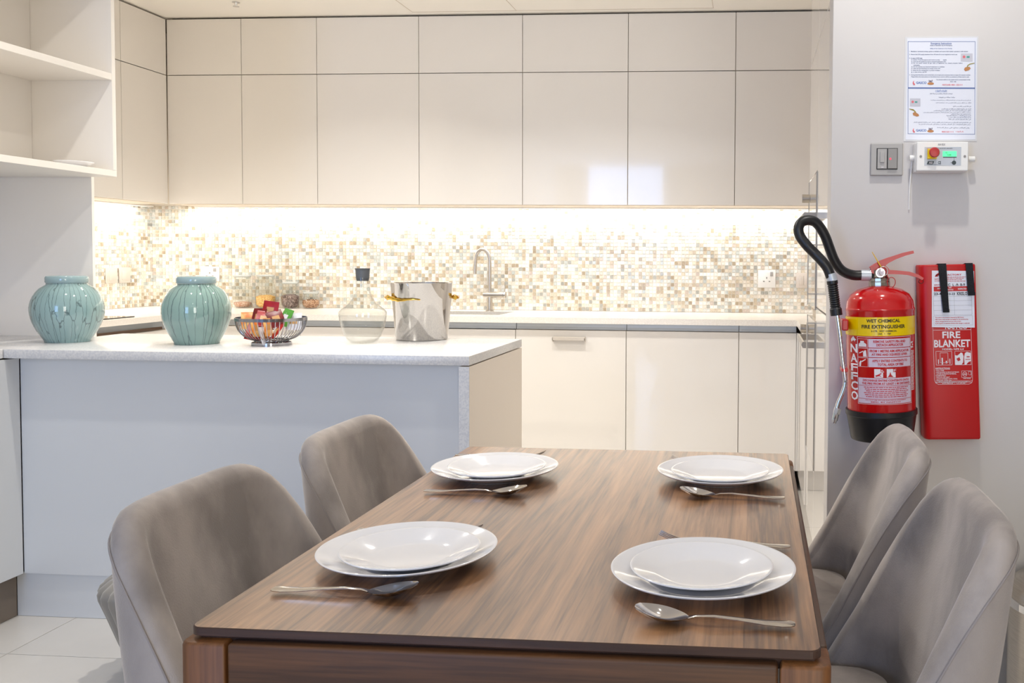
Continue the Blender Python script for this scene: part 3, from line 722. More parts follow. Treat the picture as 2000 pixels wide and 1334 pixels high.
for x in (FX0 + .001, FX1 - .023):
    f = MB(); f.box(x, x + .022, FY0 + LW + g, FY1 - LW - g, .640, .7335, .004); obj('apron', f, M['walnut_rail'], T, 60)

# plates
ZT2 = .7503
def plate_mesh(R, H, well, foot):
    k = R / .135
    pr = [(0, .0030), (foot - .004, .0030), (foot - .002, 0), (foot + .001, 0), (foot + .004, .0035), (well + .006, .0065), (R - .004, H - .004), (R - .0005, H - .0018), (R, H - .0004), (R - .0012, H + .0003), (R - .004, H - .0006), (well + .004, .0098), (well - .004, .0070), (well - .012, .0058), (0, .0056)]
    f = MB(); f.lathe(pr, 96); return f
pd = plate_mesh(.135, .024, .088, .076); ps = plate_mesh(.104, .020, .066, .056)
dl = ['large white dinner plate at the near left place, next to the front left chair', 'large white dinner plate at the near right place, with fork tines poking out behind',
      'large white dinner plate at the far left place', 'large white dinner plate at the far right place']
sl = ['small white plate on the near left dinner plate', 'small white plate on the near right dinner plate', 'small white plate on the far left dinner plate', 'small white plate on the far right dinner plate']
PP = [(-.531, 1.367), (-.071, 1.323), (-.556, 1.930), (-.070, 1.953)]
SPP = [(-.521, 1.350), (-.073, 1.316), (-.548, 1.914), (-.069, 1.924)]
base = None
for k in range(4):
    if k == 0:
        o = obj('dinner_plate', pd, M['porcelain'], None, 50); s = obj('side_plate', ps, M['porcelain'], None, 50); b0, s0 = o, s
    else:
        o = b0.copy(); s = s0.copy(); C.objects.link(o); C.objects.link(s)
    o.location = (PP[k][0], PP[k][1], ZT2); s.location = (SPP[k][0], SPP[k][1], ZT2 + .0085)
    tag(o, dl[k], 'plate', 'dinner plates'); tag(s, sl[k], 'plate', 'small plates on the dinner plates')

# cutlery: built along +X, tip at +x, lying on z = 0
def sweep(st, nv, dep=None, th=.0016):
    """stations (x, half width, z centre, bowl depth) to a closed thin strip"""
    top = []; bot = []
    for (x, w_, z, d) in st:
        top.append([(x, w_ * v, z - d * (1 - v * v)) for v in [-1 + 2 * i / nv for i in range(nv + 1)]])
        bot.append([(x, w_ * v * .98, z - d * (1 - v * v) - th * (1 if abs(v) < .99 else .5)) for v in [-1 + 2 * i / nv for i in range(nv + 1)]])
    R = [t + b[::-1] for t, b in zip(top, bot)]
    f = MB(); f.rings(R, True, True, True); return f
def spoon():
    hs = [(-.124, .001, .0075, 0), (-.123, .0065, .0076, .0), (-.119, .0092, .0074, -.0004), (-.108, .0100, .0068, -.0008), (-.085, .0082, .0072, -.001), (-.05, .0052, .0100, -.001), (-.02, .0040, .0118, -.001), (.004, .0038, .0105, -.0008), (.014, .0048, .0082, 0)]
    f = sweep(hs, 6, th=.0022)
    bs = []
    L = .070
    for i in range(19):
        u = i / 18; x = .0135 + L * u
        w_ = .0215 * (max(0, 1 - (2 * u - 1.06) ** 2 / 1.14)) ** .5 * (0.88 + .16 * math.sin(PI * min(1, u * 1.1))) if 0 < u < 1 else .003
        w_ = max(w_, .0035); z = .0085 + .0115 * u ** 1.3; d = .0095 * math.sin(PI * min(max(u, 0.02), .98)) ** .7 * (w_ / .0215)
        bs.append((x, w_, z, d))
    g_ = sweep(bs, 12, th=.0013); f.add(g_.v, g_.f); return f
def fork():
    hs = [(-.124, .001, .0072, 0), (-.122, .0068, .0072, .0), (-.108, .0096, .0066, -.0008), (-.085, .0080, .0070, -.001), (-.05, .005, .0100, -.001), (-.01, .0038, .0118, -.001), (.012, .0040, .0098, -.0008), (.022, .0085, .0075, 0), (.032, .0118, .0062, .0006), (.044, .0122, .0062, .0006)]
    f = sweep(hs, 6, th=.0018)
    for k in range(4):
        y = -.0102 + k * .0068; P = []
        for i in range(7):
            u = i / 6; P.append([(.0435 + .048 * u, y - .0019 * (1 - .5 * u), .0050 + .014 * u ** 1.6), (.0435 + .048 * u, y + .0019 * (1 - .5 * u), .0050 + .014 * u ** 1.6),
                                 (.0435 + .048 * u, y + .0019 * (1 - .5 * u), .0050 + .014 * u ** 1.6 - .0016), (.0435 + .048 * u, y - .0019 * (1 - .5 * u), .0050 + .014 * u ** 1.6 - .0016)])
        f.rings(P, True, True, True)
    return f
sp = obj('spoon', spoon(), M['chrome2'], None, 60); fk = obj('fork', fork(), M['chrome2'], None, 60)
def place(o, first, end, ang, label, group):
    r = o if first else o.copy()
    if not first: C.objects.link(r)
    a = math.radians(ang); r.rotation_euler = (0, 0, a)
    r.location = (end[0] + .124 * math.cos(a), end[1] + .124 * math.sin(a), ZT2 - .0002)
    tag(r, label, 'spoon' if o is sp else 'fork', group)
place(sp, True, (.056, 1.157), 177, 'steel spoon in front of the near right plate, handle to the right', 'spoons beside the plates')
place(sp, False, (-.668, 1.215), 1, 'steel spoon in front of the near left plate, handle to the left', 'spoons beside the plates')
place(sp, False, (.063, 1.786), 177, 'steel spoon in front of the far right plate', 'spoons beside the plates')
place(sp, False, (-.655, 1.768), 2, 'steel spoon in front of the far left plate', 'spoons beside the plates')
place(fk, True, (.062, 1.478), 175, 'steel fork behind the near right plate, tines and handle end showing', 'forks behind the plates')
place(fk, False, (-.672, 1.50), 0, 'steel fork behind the near left plate, only a tine tip showing', 'forks behind the plates')
place(fk, False, (.028, 2.085), 179, 'steel fork behind the far right plate, tip showing at its left', 'forks behind the plates')
place(fk, False, (-.712 + .008, 2.105), 1, 'steel fork behind the far left plate, tine tip showing at its right', 'forks behind the plates')

# ================================================================== CHAIRS
def chair():
    T = thing('dining_chair', 'taupe velvet dining chair', 'chair', (0, 0, 0), 0, 'velvet chairs around the table')
    NS = 56
    DZ = [(0, 0), (.008, .004), (.016, .014), (.026, .032), (.038, .062), (.052, .105), (.072, .17), (.10, .265), (.125, .335), (.15, .39)]
    def plan(s):
        th_ = s * PI / 2; c_, n_ = math.cos(th_), math.sin(th_)
        return Vector((-.225 + .15 * (1 - abs(c_) ** .4), math.copysign(abs(n_) ** .4, n_) * .216, 0))
    def rim(s):
        d = plan(s).x + .225
        for (a, za), (b_, zb_) in zip(DZ, DZ[1:]):
            if d <= b_ + 1e-9: return .845 - za - (zb_ - za) * (d - a) / (b_ - a)
        return .455
    def tilt(p, z):
        k = max(0, z - .40)
        return Vector((p.x - .17 * k, p.y * (1 - .22 * k), z))
    def nrm(s):
        a = plan(max(-1, s - .01)); b = plan(min(1, s + .01)); t = (b - a).normalized(); return Vector((-t.y, t.x, 0)) * -1 if False else Vector((t.y, -t.x, 0)) * -1
    S = [-1 + 2 * i / NS for i in range(NS + 1)]
    TH = .052
    inner = []; shell = []; pipe = []
    for s in S:
        p = plan(s); n = nrm(s)
        if n.dot(Vector((p.x - .1, p.y, 0))) < 0: n = -n
        zr = rim(s); row = []
        zb = .40
        for i in range(11):
            t = i / 10; z = zb + (zr - .028 - zb) * t; q = tilt(p, z) - n * (.010 * math.sin(PI * min(1, t * 1.15)))
            row.append(q)
        for a in (25, 50, 75, 100, 125, 150):
            a = math.radians(a); z = zr - .028 + .028 * math.sin(a); q = tilt(p, z) + n * (TH / 2 - .003 - (TH / 2 - .003) * math.cos(a)); row.append(q)
        # back down under the piping so that the pad is closed
        q = tilt(p, zr - .034) + n * (TH - .004); row.append(q)
        q = tilt(p, zr - .06) + n * (TH * .5); row.append(q)
        for t in (.5, 0): row.append(tilt(p, zb + (zr - .06 - zb) * t) + n * (TH * .4))
        inner.append(row)
        pipe.append(tilt(p, zr - .031) + n * (TH - .0035))
        r2 = []
        for i in range(9):
            t = i / 8; z = zr - .034 - (zr - .034 - .385) * t; r2.append(tilt(p, z) + n * (TH - .004 + .006 * math.sin(PI * t)))
        for i in (8, 0):
            t = i / 8; z = zr - .036 - (zr - .036 - .385) * t; r2.append(tilt(p, z) + n * (TH * .42))
        shell.append(r2)
    f = MB(); f.rings(inner, True, True, True); obj('backrest', f, M['velvet'], T, 60)
    f = MB(); f.rings(shell, True, True, True); obj('back_shell', f, M['velvet_back'], T, 60)
    f = MB(); f.tube(pipe, .0017, 6); obj('piping', f, M['piping'], T, 60)
    # seat cushion
    R = []
    for (k, z) in ((.92, .405), (.975, .412), (.995, .43), (.99, .455), (.965, .470), (.86, .478), (.4, .484), (.02, .485)):
        R.append([Vector((.005 + (p[0] - .005) * k, p[1] * k, z)) for p in rrect(-.205, .235, -.215, .215, .07, 8)])
    f = MB(); f.rings(R, True, True, True); obj('seat', f, M['velvet'], T, 60)
    f = MB(); f.box(-.19, .21, -.17, .17, .375, .404, .006); obj('seat_frame', f, M['black'], T)
    for sx in (-1, 1):
        for sy in (-1, 1):
            f = MB(); f.tube([(.17 if sx > 0 else -.15, sy * .17, .385), (.215 if sx > 0 else -.24, sy * .205, .0)], lambda t: .013 - .005 * t, 12); obj('leg', f, M['black'], T, 60)
    return T
ch = chair()
CH = [((-.622, 1.452, 0), 0, 'taupe velvet dining chair at the near left of the table, left side'),
      ((-.612, 1.998, 0), 0, 'taupe velvet dining chair at the far left of the table, in front of the peninsula'),
      ((.045, 1.482, 0), PI, 'taupe velvet dining chair at the near right, cut by the right edge of the photo'),
      ((.022, 2.020, 0), PI, 'taupe velvet dining chair at the far right, below the fire extinguisher')]
for k, (l, r, lb) in enumerate(CH):
    if k == 0: c = ch; c.location = l; c.rotation_euler = (0, 0, r); c['label'] = lb
    else: dup(ch, l, r, lb)

# pleated pouf behind the near left chair
T = thing('pleated_pouf', 'small grey pleated tapering stool on the floor behind the front left chair', 'stool', (-1.69, 2.52, 0))
NP = 26
fnp = lambda a, z: 1 + .07 * (abs(math.cos(a * NP / 2)) - .5) * min(1, max(0, z / .05))
f = MB(); f.lathe([(0, .02), (.085, .02), (.10, .035), (.13, .12), (.16, .21), (.176, .255), (.178, .272), (.172, .287), (.15, .305), (.09, .322), (.03, .330), (0, .331)], NP * 8, (-1.69, 2.52, 0), fnp)
M['pouf'] = mat('grey_satin', srgb(128, 124, 118), .55, 0, Sheen_Weight=.3); obj('pleated_body', f, M['pouf'], T, 60)
f = MB(); f.lathe([(0, 0), (.075, 0), (.08, .004), (.08, .019), (0, .019)], 32, (-1.69, 2.52, 0)); obj('foot_disc', f, M['switch_grey'], T, 40)
# pedal bin right edge
T = thing('pedal_bin', 'round brushed steel bin by the right wall, behind the near right chair', 'bin', (.765, 2.30, 0))
f = MB(); f.lathe([(0, .002), (.125, .002), (.125, .385), (.12, .387), (0, .387)], 48, (.765, 2.30, 0)); obj('bin_body', f, M['steel'], T, 40)
f = MB(); f.lathe([(.1255, .372), (.130, .374), (.130, .392), (.1255, .394)], 48, (.765, 2.30, 0)); obj('rim_band', f, M['chrome'], T, 40)
f = MB(); f.lathe([(0, .388), (.126, .388), (.126, .415), (.11, .435), (.06, .446), (0, .448)], 48, (.765, 2.30, 0)); obj('lid', f, M['steel'], T, 40)

# ================================================================== ON THE PENINSULA
ZP = .9153
def jar(cx, cy, R, rb, H, rl, lidh, m, label, rim):
    T = thing('ginger_jar', label, 'jar', (cx, cy, ZP))
    hb = H - lidh
    pr = [(0, .004), (rb - .006, .004), (rb - .004, 0), (rb, 0), (rb + .001, .006)]
    for k in range(1, 16):
        t = k / 15; z = .006 + (hb - .012) * t
        zm = .56
        if t < zm: r = rb + (R - rb) * math.sin(PI / 2 * (t / zm)) ** .92
        else: r = rl * .96 + (R - rl * .96) * math.cos(PI / 2 * (t - zm) / (1 - zm)) ** .62
        pr.append((r, z))
    pr += [(rl * .95, hb), (rl * .9, hb), (0, hb)]
    f = MB(); f.lathe(pr, 96, (cx, cy, ZP)); obj('body', f, m, T, 60)
    f = MB(); f.lathe([(0, hb + .0005), (rl - .002, hb + .0005), (rl, hb + .003), (rl, H - .007), (rl - .003, H - .002), (rl - .009, H), (0, H + .001)], 96, (cx, cy, ZP)); obj('lid', f, M['celadon_lid'], T, 40)
    return T
jar(-2.455, 3.100, .1145, .071, .236, .0665, .026, M['celadon1'], 'left lidded pale green jar with dense fine crackle lines', 0)
jar(-1.968, 3.095, .1115, .0725, .238, .064, .026, M['celadon2'], 'right lidded green jar with few bold crackle lines', 0)

# carafe
cx, cy = -1.411, 3.205
T = thing('wine_carafe', 'clear glass carafe with dark grey stopper between bowl and ice bucket', 'carafe', (cx, cy, ZP))
o_ = [(r * .94, z) for r, z in [(0, 0), (.040, 0), (.046, .002), (.056, .010), (.068, .028), (.079, .055), (.086, .085), (.0888, .108), (.0875, .113), (.080, .122), (.064, .133), (.050, .145), (.038, .161), (.0305, .180), (.026, .200), (.0255, .222), (.0253, .237)]]
i_ = [(max(0, r - .0018), z + (.003 if z < .02 else 0)) for r, z in o_][::-1]; i_[-1] = (0, .004)
f = MB(); f.lathe(o_ + i_, 72, (cx, cy, ZP)); obj('glass_body', f, M['glass'], T, 60)
f = MB(); pr = [(0, .224), (.0205, .224), (.0215, .229)]
for k in range(4): pr += [(.0240 + .0004 * k, .2295 + k * .0075 + .008), (.0232 + .0004 * k, .2300 + k * .0075 + .0105)]
pr += [(.0262, .266), (.0262, .2695), (0, .2695)]
f.lathe(pr, 40, (cx, cy, ZP)); obj('stopper', f, mat('grey_silicone', srgb(88, 92, 96), .5), T, 50)

# ice bucket
cx, cy = -1.262, 3.392
T = thing('ice_bucket', 'polished steel ice bucket with gilt twig handles', 'bucket', (cx, cy, ZP))
H = .215
f = MB(); f.lathe([(0, .0), (.0935, .0), (.0955, .002), (.1150, H - .001), (.1155, H), (.1135, H), (.1130, H - .002), (.0935, .005), (0, .005)], 96, (cx, cy, ZP)); obj('bucket_body', f, M['bucket_steel'], T, 50)
def twig(a0, a1, hz):
    P = []; n = 22
    for i in range(n):
        t = i / (n - 1); a = a0 + (a1 - a0) * t; r = .0955 + .0195 * hz / H
        r += .003 + .014 * math.exp(-((t - .12) / .16) ** 2) if t > .0 else .014
        P.append((cx + r * math.cos(a), cy + r * math.sin(a), ZP + hz - .006 * t + .003 * math.sin(t * 9)))
    f = MB(); f.tube(P, lambda t: .0085 * (1 - t) ** .8 * (1 + .25 * math.sin(t * 40)) + .0012, 7, flat=(1.0, .6))
    for k, (dz, dr) in enumerate(((.006, .012), (-.004, .016), (.001, .020))):   # splayed leaf ends
        p0 = Vector(P[1]); d = Vector((math.cos(a0), math.sin(a0), 0)); tn = Vector((math.sin(a0), -math.cos(a0), 0)) * (1 if a1 > a0 else -1)
        f.tube([p0, p0 + d * dr * .5 + tn * .008 + Vector((0, 0, dz * .7)), p0 + d * dr * .8 + tn * .020 + Vector((0, 0, dz))], lambda t: .005 * (1 - t) + .0006, 6)
    return f
va = math.atan2(-3.39, 1.26)   # towards the viewer's side
obj('twig_handle', twig(va - PI / 2 - .12, va - .05, .158), M['brass'], T, 40)
obj('twig_handle', twig(va + PI / 2 - .10, va + PI - .1, .158), M['brass'], T, 40)

# wire bowl with tea sachets
cx, cy = -1.690, 3.088
T = thing('wire_bowl', 'chrome wire bowl holding red and green sachets', 'bowl', (cx, cy, ZP))
def ringt(r, z, t, n=72): return [(cx + r * math.cos(2 * PI * k / n), cy + r * math.sin(2 * PI * k / n), ZP + z) for k in range(n)]
f = MB(); f.lathe([(.1145, .086), (.1172, .086), (.1178, .097), (.1150, .097), (.1145, .086)], 96, (cx, cy, ZP)); obj('rim_band', f, M['wire_chrome'], T, 40)
f = MB(); f.lathe([(.061, 0), (.0665, 0), (.0665, .010), (.062, .013), (.058, .012), (.057, .004), (.061, 0)], 72, (cx, cy, ZP)); obj('foot_ring', f, M['wire_chrome'], T, 40)
f = MB(); f.tube(ringt(.056, .0165, 0), .0022, 8, closed=True); obj('base_ring', f, M['wire_chrome'], T, 60)
f = MB(); f.tube(ringt(.048, .0185, 0), .0022, 8, closed=True); obj('base_ring', f, M['wire_chrome'], T, 60)
wp = [(.044, .018), (.065, .0195), (.084, .028), (.1005, .045), (.1105, .064), (.1155, .088)]
f = MB(); f.tube([(cx + r, cy, ZP + z) for r, z in smooth_path([(r, z, 0) for r, z in wp], 3) and [(p.x, p.y) for p in smooth_path([(r, z, 0) for r, z in wp], 3)]], .0014, 6)
w0 = obj('wire', f, M['wire_chrome'], T, 60); NW = 52
for k in range(1, NW):
    c = w0.copy(); C.objects.link(c); c.parent = T; c.rotation_euler = (0, 0, 2 * PI * k / NW)
# sachets
def sachet(w_, h_, t_=.007):
    R = []
    for (v, tt) in ((-1, .0006), (-.86, .0007), (-.8, .35 * t_ / 2), (-.4, t_ / 2), (0, t_ / 2), (.4, t_ / 2), (.8, .35 * t_ / 2), (.86, .0007), (1, .0006)):
        ring = []
        for u in (-1, -.6, 0, .6, 1): ring.append((u * w_ / 2, v * h_ / 2, tt * (1 - .75 * u ** 4)))
        for u in (1, .6, 0, -.6, -1): ring.append((u * w_ / 2, v * h_ / 2, -tt * (1 - .75 * u ** 4)))
        R.append(ring)
    f = MB(); f.rings(R, True, True, True); return f
M['s_red'] = noise_mix(mat('red_sachet_paper', (0, 0, 0), .35), srgb(168, 12, 20), srgb(138, 8, 16), nscale=30)
M['s_dark'] = noise_mix(mat('dark_red_sachet_paper', (0, 0, 0), .35), srgb(124, 8, 14), srgb(92, 8, 12), nscale=30)
M['s_green'] = mat('green_sachet_paper', srgb(84, 156, 62), .4)
M['s_orange'] = noise_mix(mat('orange_sachet_paper', (0, 0, 0), .4), srgb(214, 120, 52), srgb(236, 190, 120), nscale=25, lo=.42, hi=.58)
M['s_white'] = noise_mix(mat('white_sachet_paper', (0, 0, 0), .4), srgb(236, 236, 240), srgb(214, 214, 224), nscale=30)
M['s_gold'] = mat('gold_print', srgb(196, 150, 96), .4)
mR = {k: sachet(.052, .062) for k in range(1)}[0]
SA = [('red', (-.004, .000, .122), (84, 8, 10), 'red tea sachet standing tallest in the wire bowl'),
      ('dark', (-.046, -.014, .098), (70, 0, -8), 'dark red tea sachet leaning at the left of the heap'),
      ('red', (-.016, -.030, .092), (56, 10, 22), 'red tea sachet lying in front of the tallest one'),
      ('dark', (.026, -.012, .092), (62, -14, 40), 'dark red tea sachet sloping down at the right of the heap'),
      ('green', (.056, .010, .096), (66, 10, -28), 'bright green tea sachet at the right of the heap'),
      ('white', (.088, .012, .082), (72, 0, 18), 'white paper sachet at the right rim of the bowl'),
      ('orange', (-.092, -.004, .084), (68, 0, 30), 'orange sachet at the left rim of the bowl'),
      ('orange', (-.030, -.066, .062), (78, 4, 88), 'orange sachet seen through the wires at mid height, left'),
      ('orange', (.022, -.070, .066), (80, 2, 92), 'orange sachet seen through the wires at mid height, right'),
      ('red', (-.046, -.050, .046), (58, 12, 20), 'red sachet pressed against the wires low at the left'),
      ('white', (.006, -.064, .036), (74, 2, 86), 'white and orange sachet low behind the wires in the middle'),
      ('red', (.044, -.040, .050), (52, -8, -40), 'red sachet low behind the wires at the right'),
      ('dark', (.0, .02, .070), (20, 5, 12), 'dark red sachet lying flat in the middle of the bowl'),
      ('dark', (-.05, .03, .066), (24, 9, 60), 'dark red sachet lying deep in the bowl, left back'),
      ('red', (.05, .04, .066), (24, -9, 110), 'red sachet lying deep in the bowl, right back')]
smesh = {}
for (c_, (dx, dy, dz), (rx, ry, rz), lb) in SA:
    if c_ not in smesh: o = obj('tea_sachet', mR, M['s_' + c_], None, 50); smesh[c_] = o.data
    else: o = bpy.data.objects.new('tea_sachet', smesh[c_]); C.objects.link(o)
    o.location = (cx + dx * .86, cy + dy * .84, ZP + dz); o.rotation_euler = [math.radians(v) for v in (rx, ry, rz)]
    tag(o, lb, 'sachet', 'sachets in the wire bowl')
    f = MB(); f.box(-.012, .012, -.010, .010, .0034, .0038); p = obj('printed_patch', f, M['s_gold' if c_ != 'green' else 's_white'], o, world=False)

# glass jars on the kitchen worktop
def gjar(x, y, R, H, fill, fm, label, clabel, fh):
    T = thing('glass_jar', label, 'jar', (x, y, ZT + .0003))
    R *= .92; n = (x, y, ZT + .0003); hb = H - .014; rn = R * .80
    o_ = [(0, 0), (R * .66, 0), (R * .74, .004), (R * .93, .022), (R, hb * .42), (R * .94, hb * .62), (rn * .98, hb * .84), (rn, hb * .93), (rn * 1.05, hb - .001), (rn * .97, hb)]
    i_ = [(max(0, r - .0025), z + (.004 if z < .01 else 0)) for r, z in o_][::-1]; i_[-1] = (0, .005)
    f = MB(); f.lathe(o_ + i_, 48, n); obj('glass_body', f, M['thin_glass'], T, 60)
    f = MB(); f.lathe([(0, hb + .001), (rn * 1.02, hb + .001), (rn * 1.07, hb + .004), (rn * 1.07, hb + .010), (rn, hb + .013), (rn * .6, hb + .014), (0, hb + .0145)], 48, n); obj('lid', f, M['lid'], T, 50)
    pr = [(0, .0055), (R * .66 - .003, .0055), (R * .93 - .0032, .022)]
    z = .022
    while z < fh - .006:
        z += .006; t = z / hb
        r = R * .93 + (R - R * .93) * min(1, (z - .022) / (hb * .42 - .022)) if z < hb * .42 else R * (1 - .06 * (z - hb * .42) / (hb * .2))
        pr.append((r - .0033, z))
    pr += [(R * .5, fh + .004), (0, fh + .007)]
    f = MB(); f.lathe(pr, 40, n); o = obj('jar_contents', f, fm, None, 40); o.location = (0, 0, 0)
    tag(o, clabel, 'dry goods', None, 'stuff')
M['lid'] = mat('frosted_glass_lid', srgb(236, 240, 236), .2, 0, Transmission_Weight=.5)
def grains(name, a, b_): return noise_mix(mat(name, (0, 0, 0), .8), a, b_, nscale=140, detail=3, lo=.42, hi=.58, bump=.8)
gjar(-3.122, 5.372, .062, .200, 1, grains('pink_grains', srgb(200, 140, 110), srgb(232, 206, 186)), 'tall lidded glass jar with a little reddish filling, first right of the green jar', 'thin layer of reddish dry goods in the first glass jar', .034)
gjar(-2.975, 5.372, .065, .204, 1, grains('golden_grains', srgb(222, 160, 78), srgb(244, 206, 132)), 'tall lidded glass jar a third full of golden grains', 'golden grains in the second glass jar', .075)
gjar(-2.820, 5.372, .058, .162, 1, grains('dark_beans', srgb(88, 66, 62), srgb(168, 146, 140)), 'medium lidded glass jar half full of dark beans', 'dark beans in the third glass jar', .080)
gjar(-2.690, 5.372, .056, .102, 1, grains('brown_nuts', srgb(132, 84, 50), srgb(206, 164, 130)), 'small squat lidded glass jar of brown nuts, shortest in the row', 'brown nuts in the shortest glass jar', .052)

# saucer on the open shelf
f = MB(); f.lathe([(0, .002), (.028, .002), (.03, 0), (.033, 0), (.035, .003), (.062, .016), (.065, .018), (.0645, .020), (.060, .0175), (.036, .006), (0, .005)], 64)
o = obj('saucer', f, M['porcelain'], None, 50); o.location = (-2.480, 3.175, 1.5443); tag(o, 'small white dish on the lowest open shelf, upper left', 'dish')

# ================================================================== THE RIGHT WALL
def layout(p00, p10, p01, a, b_, lift=(0, -1, 0)):
    """a flat sheet given by three corners; coordinates (x, y, d): a = (x0, x1), b_ = (y0, y1), d = lift off the surface"""
    P, U, V = Vector(p00), Vector(p10) - Vector(p00), Vector(p01) - Vector(p00); N_ = Vector(lift)
    def fn(x, y, d=0.0):
        return tuple(P + U * ((x - a[0]) / (a[1] - a[0])) + V * ((y - b_[0]) / (b_[1] - b_[0])) + N_ * d)
    return fn
def lay_box(f, fn, x0, x1, y0, y1, d0, d1, bev=0):
    a = fn(x0, y1, d0); b_ = fn(x1, y0, d1); g_ = MB(); g_.box(a[0], b_[0], a[1], b_[1], a[2], b_[2], bev); f.add(g_.v, g_.f)
def at(fn, d): return lambda x, y: fn(x, y, d)
def letters(name, items, fn, m, parent, label=None):
    f = MB()
    for it in items:
        k = it[0]
        if k == 't': text(f, it[1], it[2], it[3], it[5], it[4], fn)       # text, x0, x1, ytop, ybottom
        elif k == 'r': rect(f, it[1], it[2], it[4], it[3], fn, it[5] if len(it) > 5 else 1)
        elif k == 'f': frame(f, it[1], it[2], it[3], it[4], it[5], fn, it[6] if len(it) > 6 else 1)
        elif k == 'w': words(f, it[1], it[2], it[4], it[3], fn, it[5])
        elif k == 'p': poly(f, it[1], fn)
        elif k == 'c':
            poly(f, [(it[1] + it[3] * math.cos(2 * PI * q / 20), it[2] + (it[4] if len(it) > 4 else it[3]) * math.sin(2 * PI * q / 20)) for q in range(20)], fn)
    o = obj(name, f, m, parent, label=label, fixn=False); return o

# --- laminated instruction sheet
YW = 2.4495
S = layout((0.381, 2.448, 1.81), (0.573, 2.448, 1.808), (0.385, 2.448, 1.537), (1765, 1911.5), (70, 276))
T = thing('instruction_sheet', 'laminated white emergency instruction sheet in English and Arabic on the right wall', 'notice', S(1838, 276))
f = MB(); lay_box(f, S, 1765, 1911.5, 70, 276, -.0015, -.0008); obj('laminate', f, M['film'], T)
f = MB(); lay_box(f, S, 1769, 1908.5, 73, 273, -.0006, 0); obj('paper', f, M['paper'], T)
s1 = at(S, .0003)
letters('blue_lettering', [('f', 1773.3, 1904.8, 80.4, 261.7, .8), ('r', 1774, 1904.4, 170.2, 172.8),
    ('t', 'Emergency Instructions', 1818, 1858.8, 82.6, 86.6), ('r', 1818, 1858.8, 86.9, 87.3), ('t', 'Safety of Our Customer is Our Priority', 1816.8, 1859.8, 93.4, 95.8)], s1, M['blue_print'], T)
E_ = [('t', 'Guide to Operation Tips for Emergency', 1816.5, 1860.2, 87.6, 89.8),
 ('t', '1.  Mandatory operatives having a guide to maintain and ensure their system operates in safe manner', 1776, 1890.8, 99, 101.6),
 ('t', '2.  Ensure that LPG supply shutdown from off valve if it is not required or not in use', 1776, 1869.8, 104.8, 107.4),
 ('t', '3.  In case of LPG leak:', 1776, 1801.8, 112, 114.4),
 ('t', 'a)  Isolate / Press Emergency push button to stop        supply.', 1780, 1849.5, 115.4, 117.8),
 ('t', 'b)  Close all LPG appliances and all connected appliances valve', 1780, 1848, 119, 121.4),
 ('t', 'c)  Do  not  panic,  ensure  all  gas  valve  of  appliances  are  closed  properly  before', 1780, 1880, 121.9, 124.3),
 ('t', 'evacuation.', 1784.5, 1797, 125.8, 128), ('t', 'd)  Do not operate any electrical equipment or switches', 1780, 1845, 129, 131.4),
 ('t', 'e)  Open all doors/windows to escape of the LPG', 1780, 1836.5, 132.4, 134.8), ('t', 'f)  Keep the fire extinguisher in proper location', 1780, 1836, 136, 138.4),
 ('t', 'g)  In case of Fire, call 997', 1780, 1810.5, 139.4, 141.8),
 ('t', '4.  During electricity failure and normal alarm, do not get panic and press reset to restart the systems number.', 1776, 1896, 144.9, 147.3),
 ('t', 'Please follow the instructions on the device if you need to call for an assistance of they need to ask.', 1780, 1893, 148.6, 151),
 ('t', 'You should confirm in the system and to communicate on this', 1828.8, 1895.3, 154, 156.6), ('t', '24x7, 365', 1856, 1867.8, 157.9, 160.2)]
# Arabic block: right-aligned joined strokes
AR = {}
_base = 0xFE8D
def arab(s):
    """joined forms, laid right to left"""
    D = {'ا': (0xFE8D, 2), 'ب': (0xFE8F, 4), 'ة': (0xFE93, 2), 'ت': (0xFE95, 4), 'ث': (0xFE99, 4), 'ج': (0xFE9D, 4), 'ح': (0xFEA1, 4), 'خ': (0xFEA5, 4), 'د': (0xFEA9, 2), 'ذ': (0xFEAB, 2),
         'ر': (0xFEAD, 2), 'ز': (0xFEAF, 2), 'س': (0xFEB1, 4), 'ش': (0xFEB5, 4), 'ص': (0xFEB9, 4), 'ض': (0xFEBD, 4), 'ط': (0xFEC1, 4), 'ظ': (0xFEC5, 4), 'ع': (0xFEC9, 4), 'غ': (0xFECD, 4),
         'ف': (0xFED1, 4), 'ق': (0xFED5, 4), 'ك': (0xFED9, 4), 'ل': (0xFEDD, 4), 'م': (0xFEE1, 4), 'ن': (0xFEE5, 4), 'ه': (0xFEE9, 4), 'و': (0xFEED, 2), 'ى': (0xFEEF, 2), 'ي': (0xFEF1, 4), 'أ': (0xFE83, 2), 'ئ': (0xFE89, 4)}
    out = []
    for i, c in enumerate(s):
        if c not in D: out.append(c); continue
        b0, n = D[c]; pj = i > 0 and s[i - 1] in D and D[s[i - 1]][1] == 4; nj = n == 4 and i < len(s) - 1 and s[i + 1] in D
        out.append(chr(b0 + (3 if pj and nj else 1 if pj else 2 if nj else 0)))
    return ''.join(out[::-1])
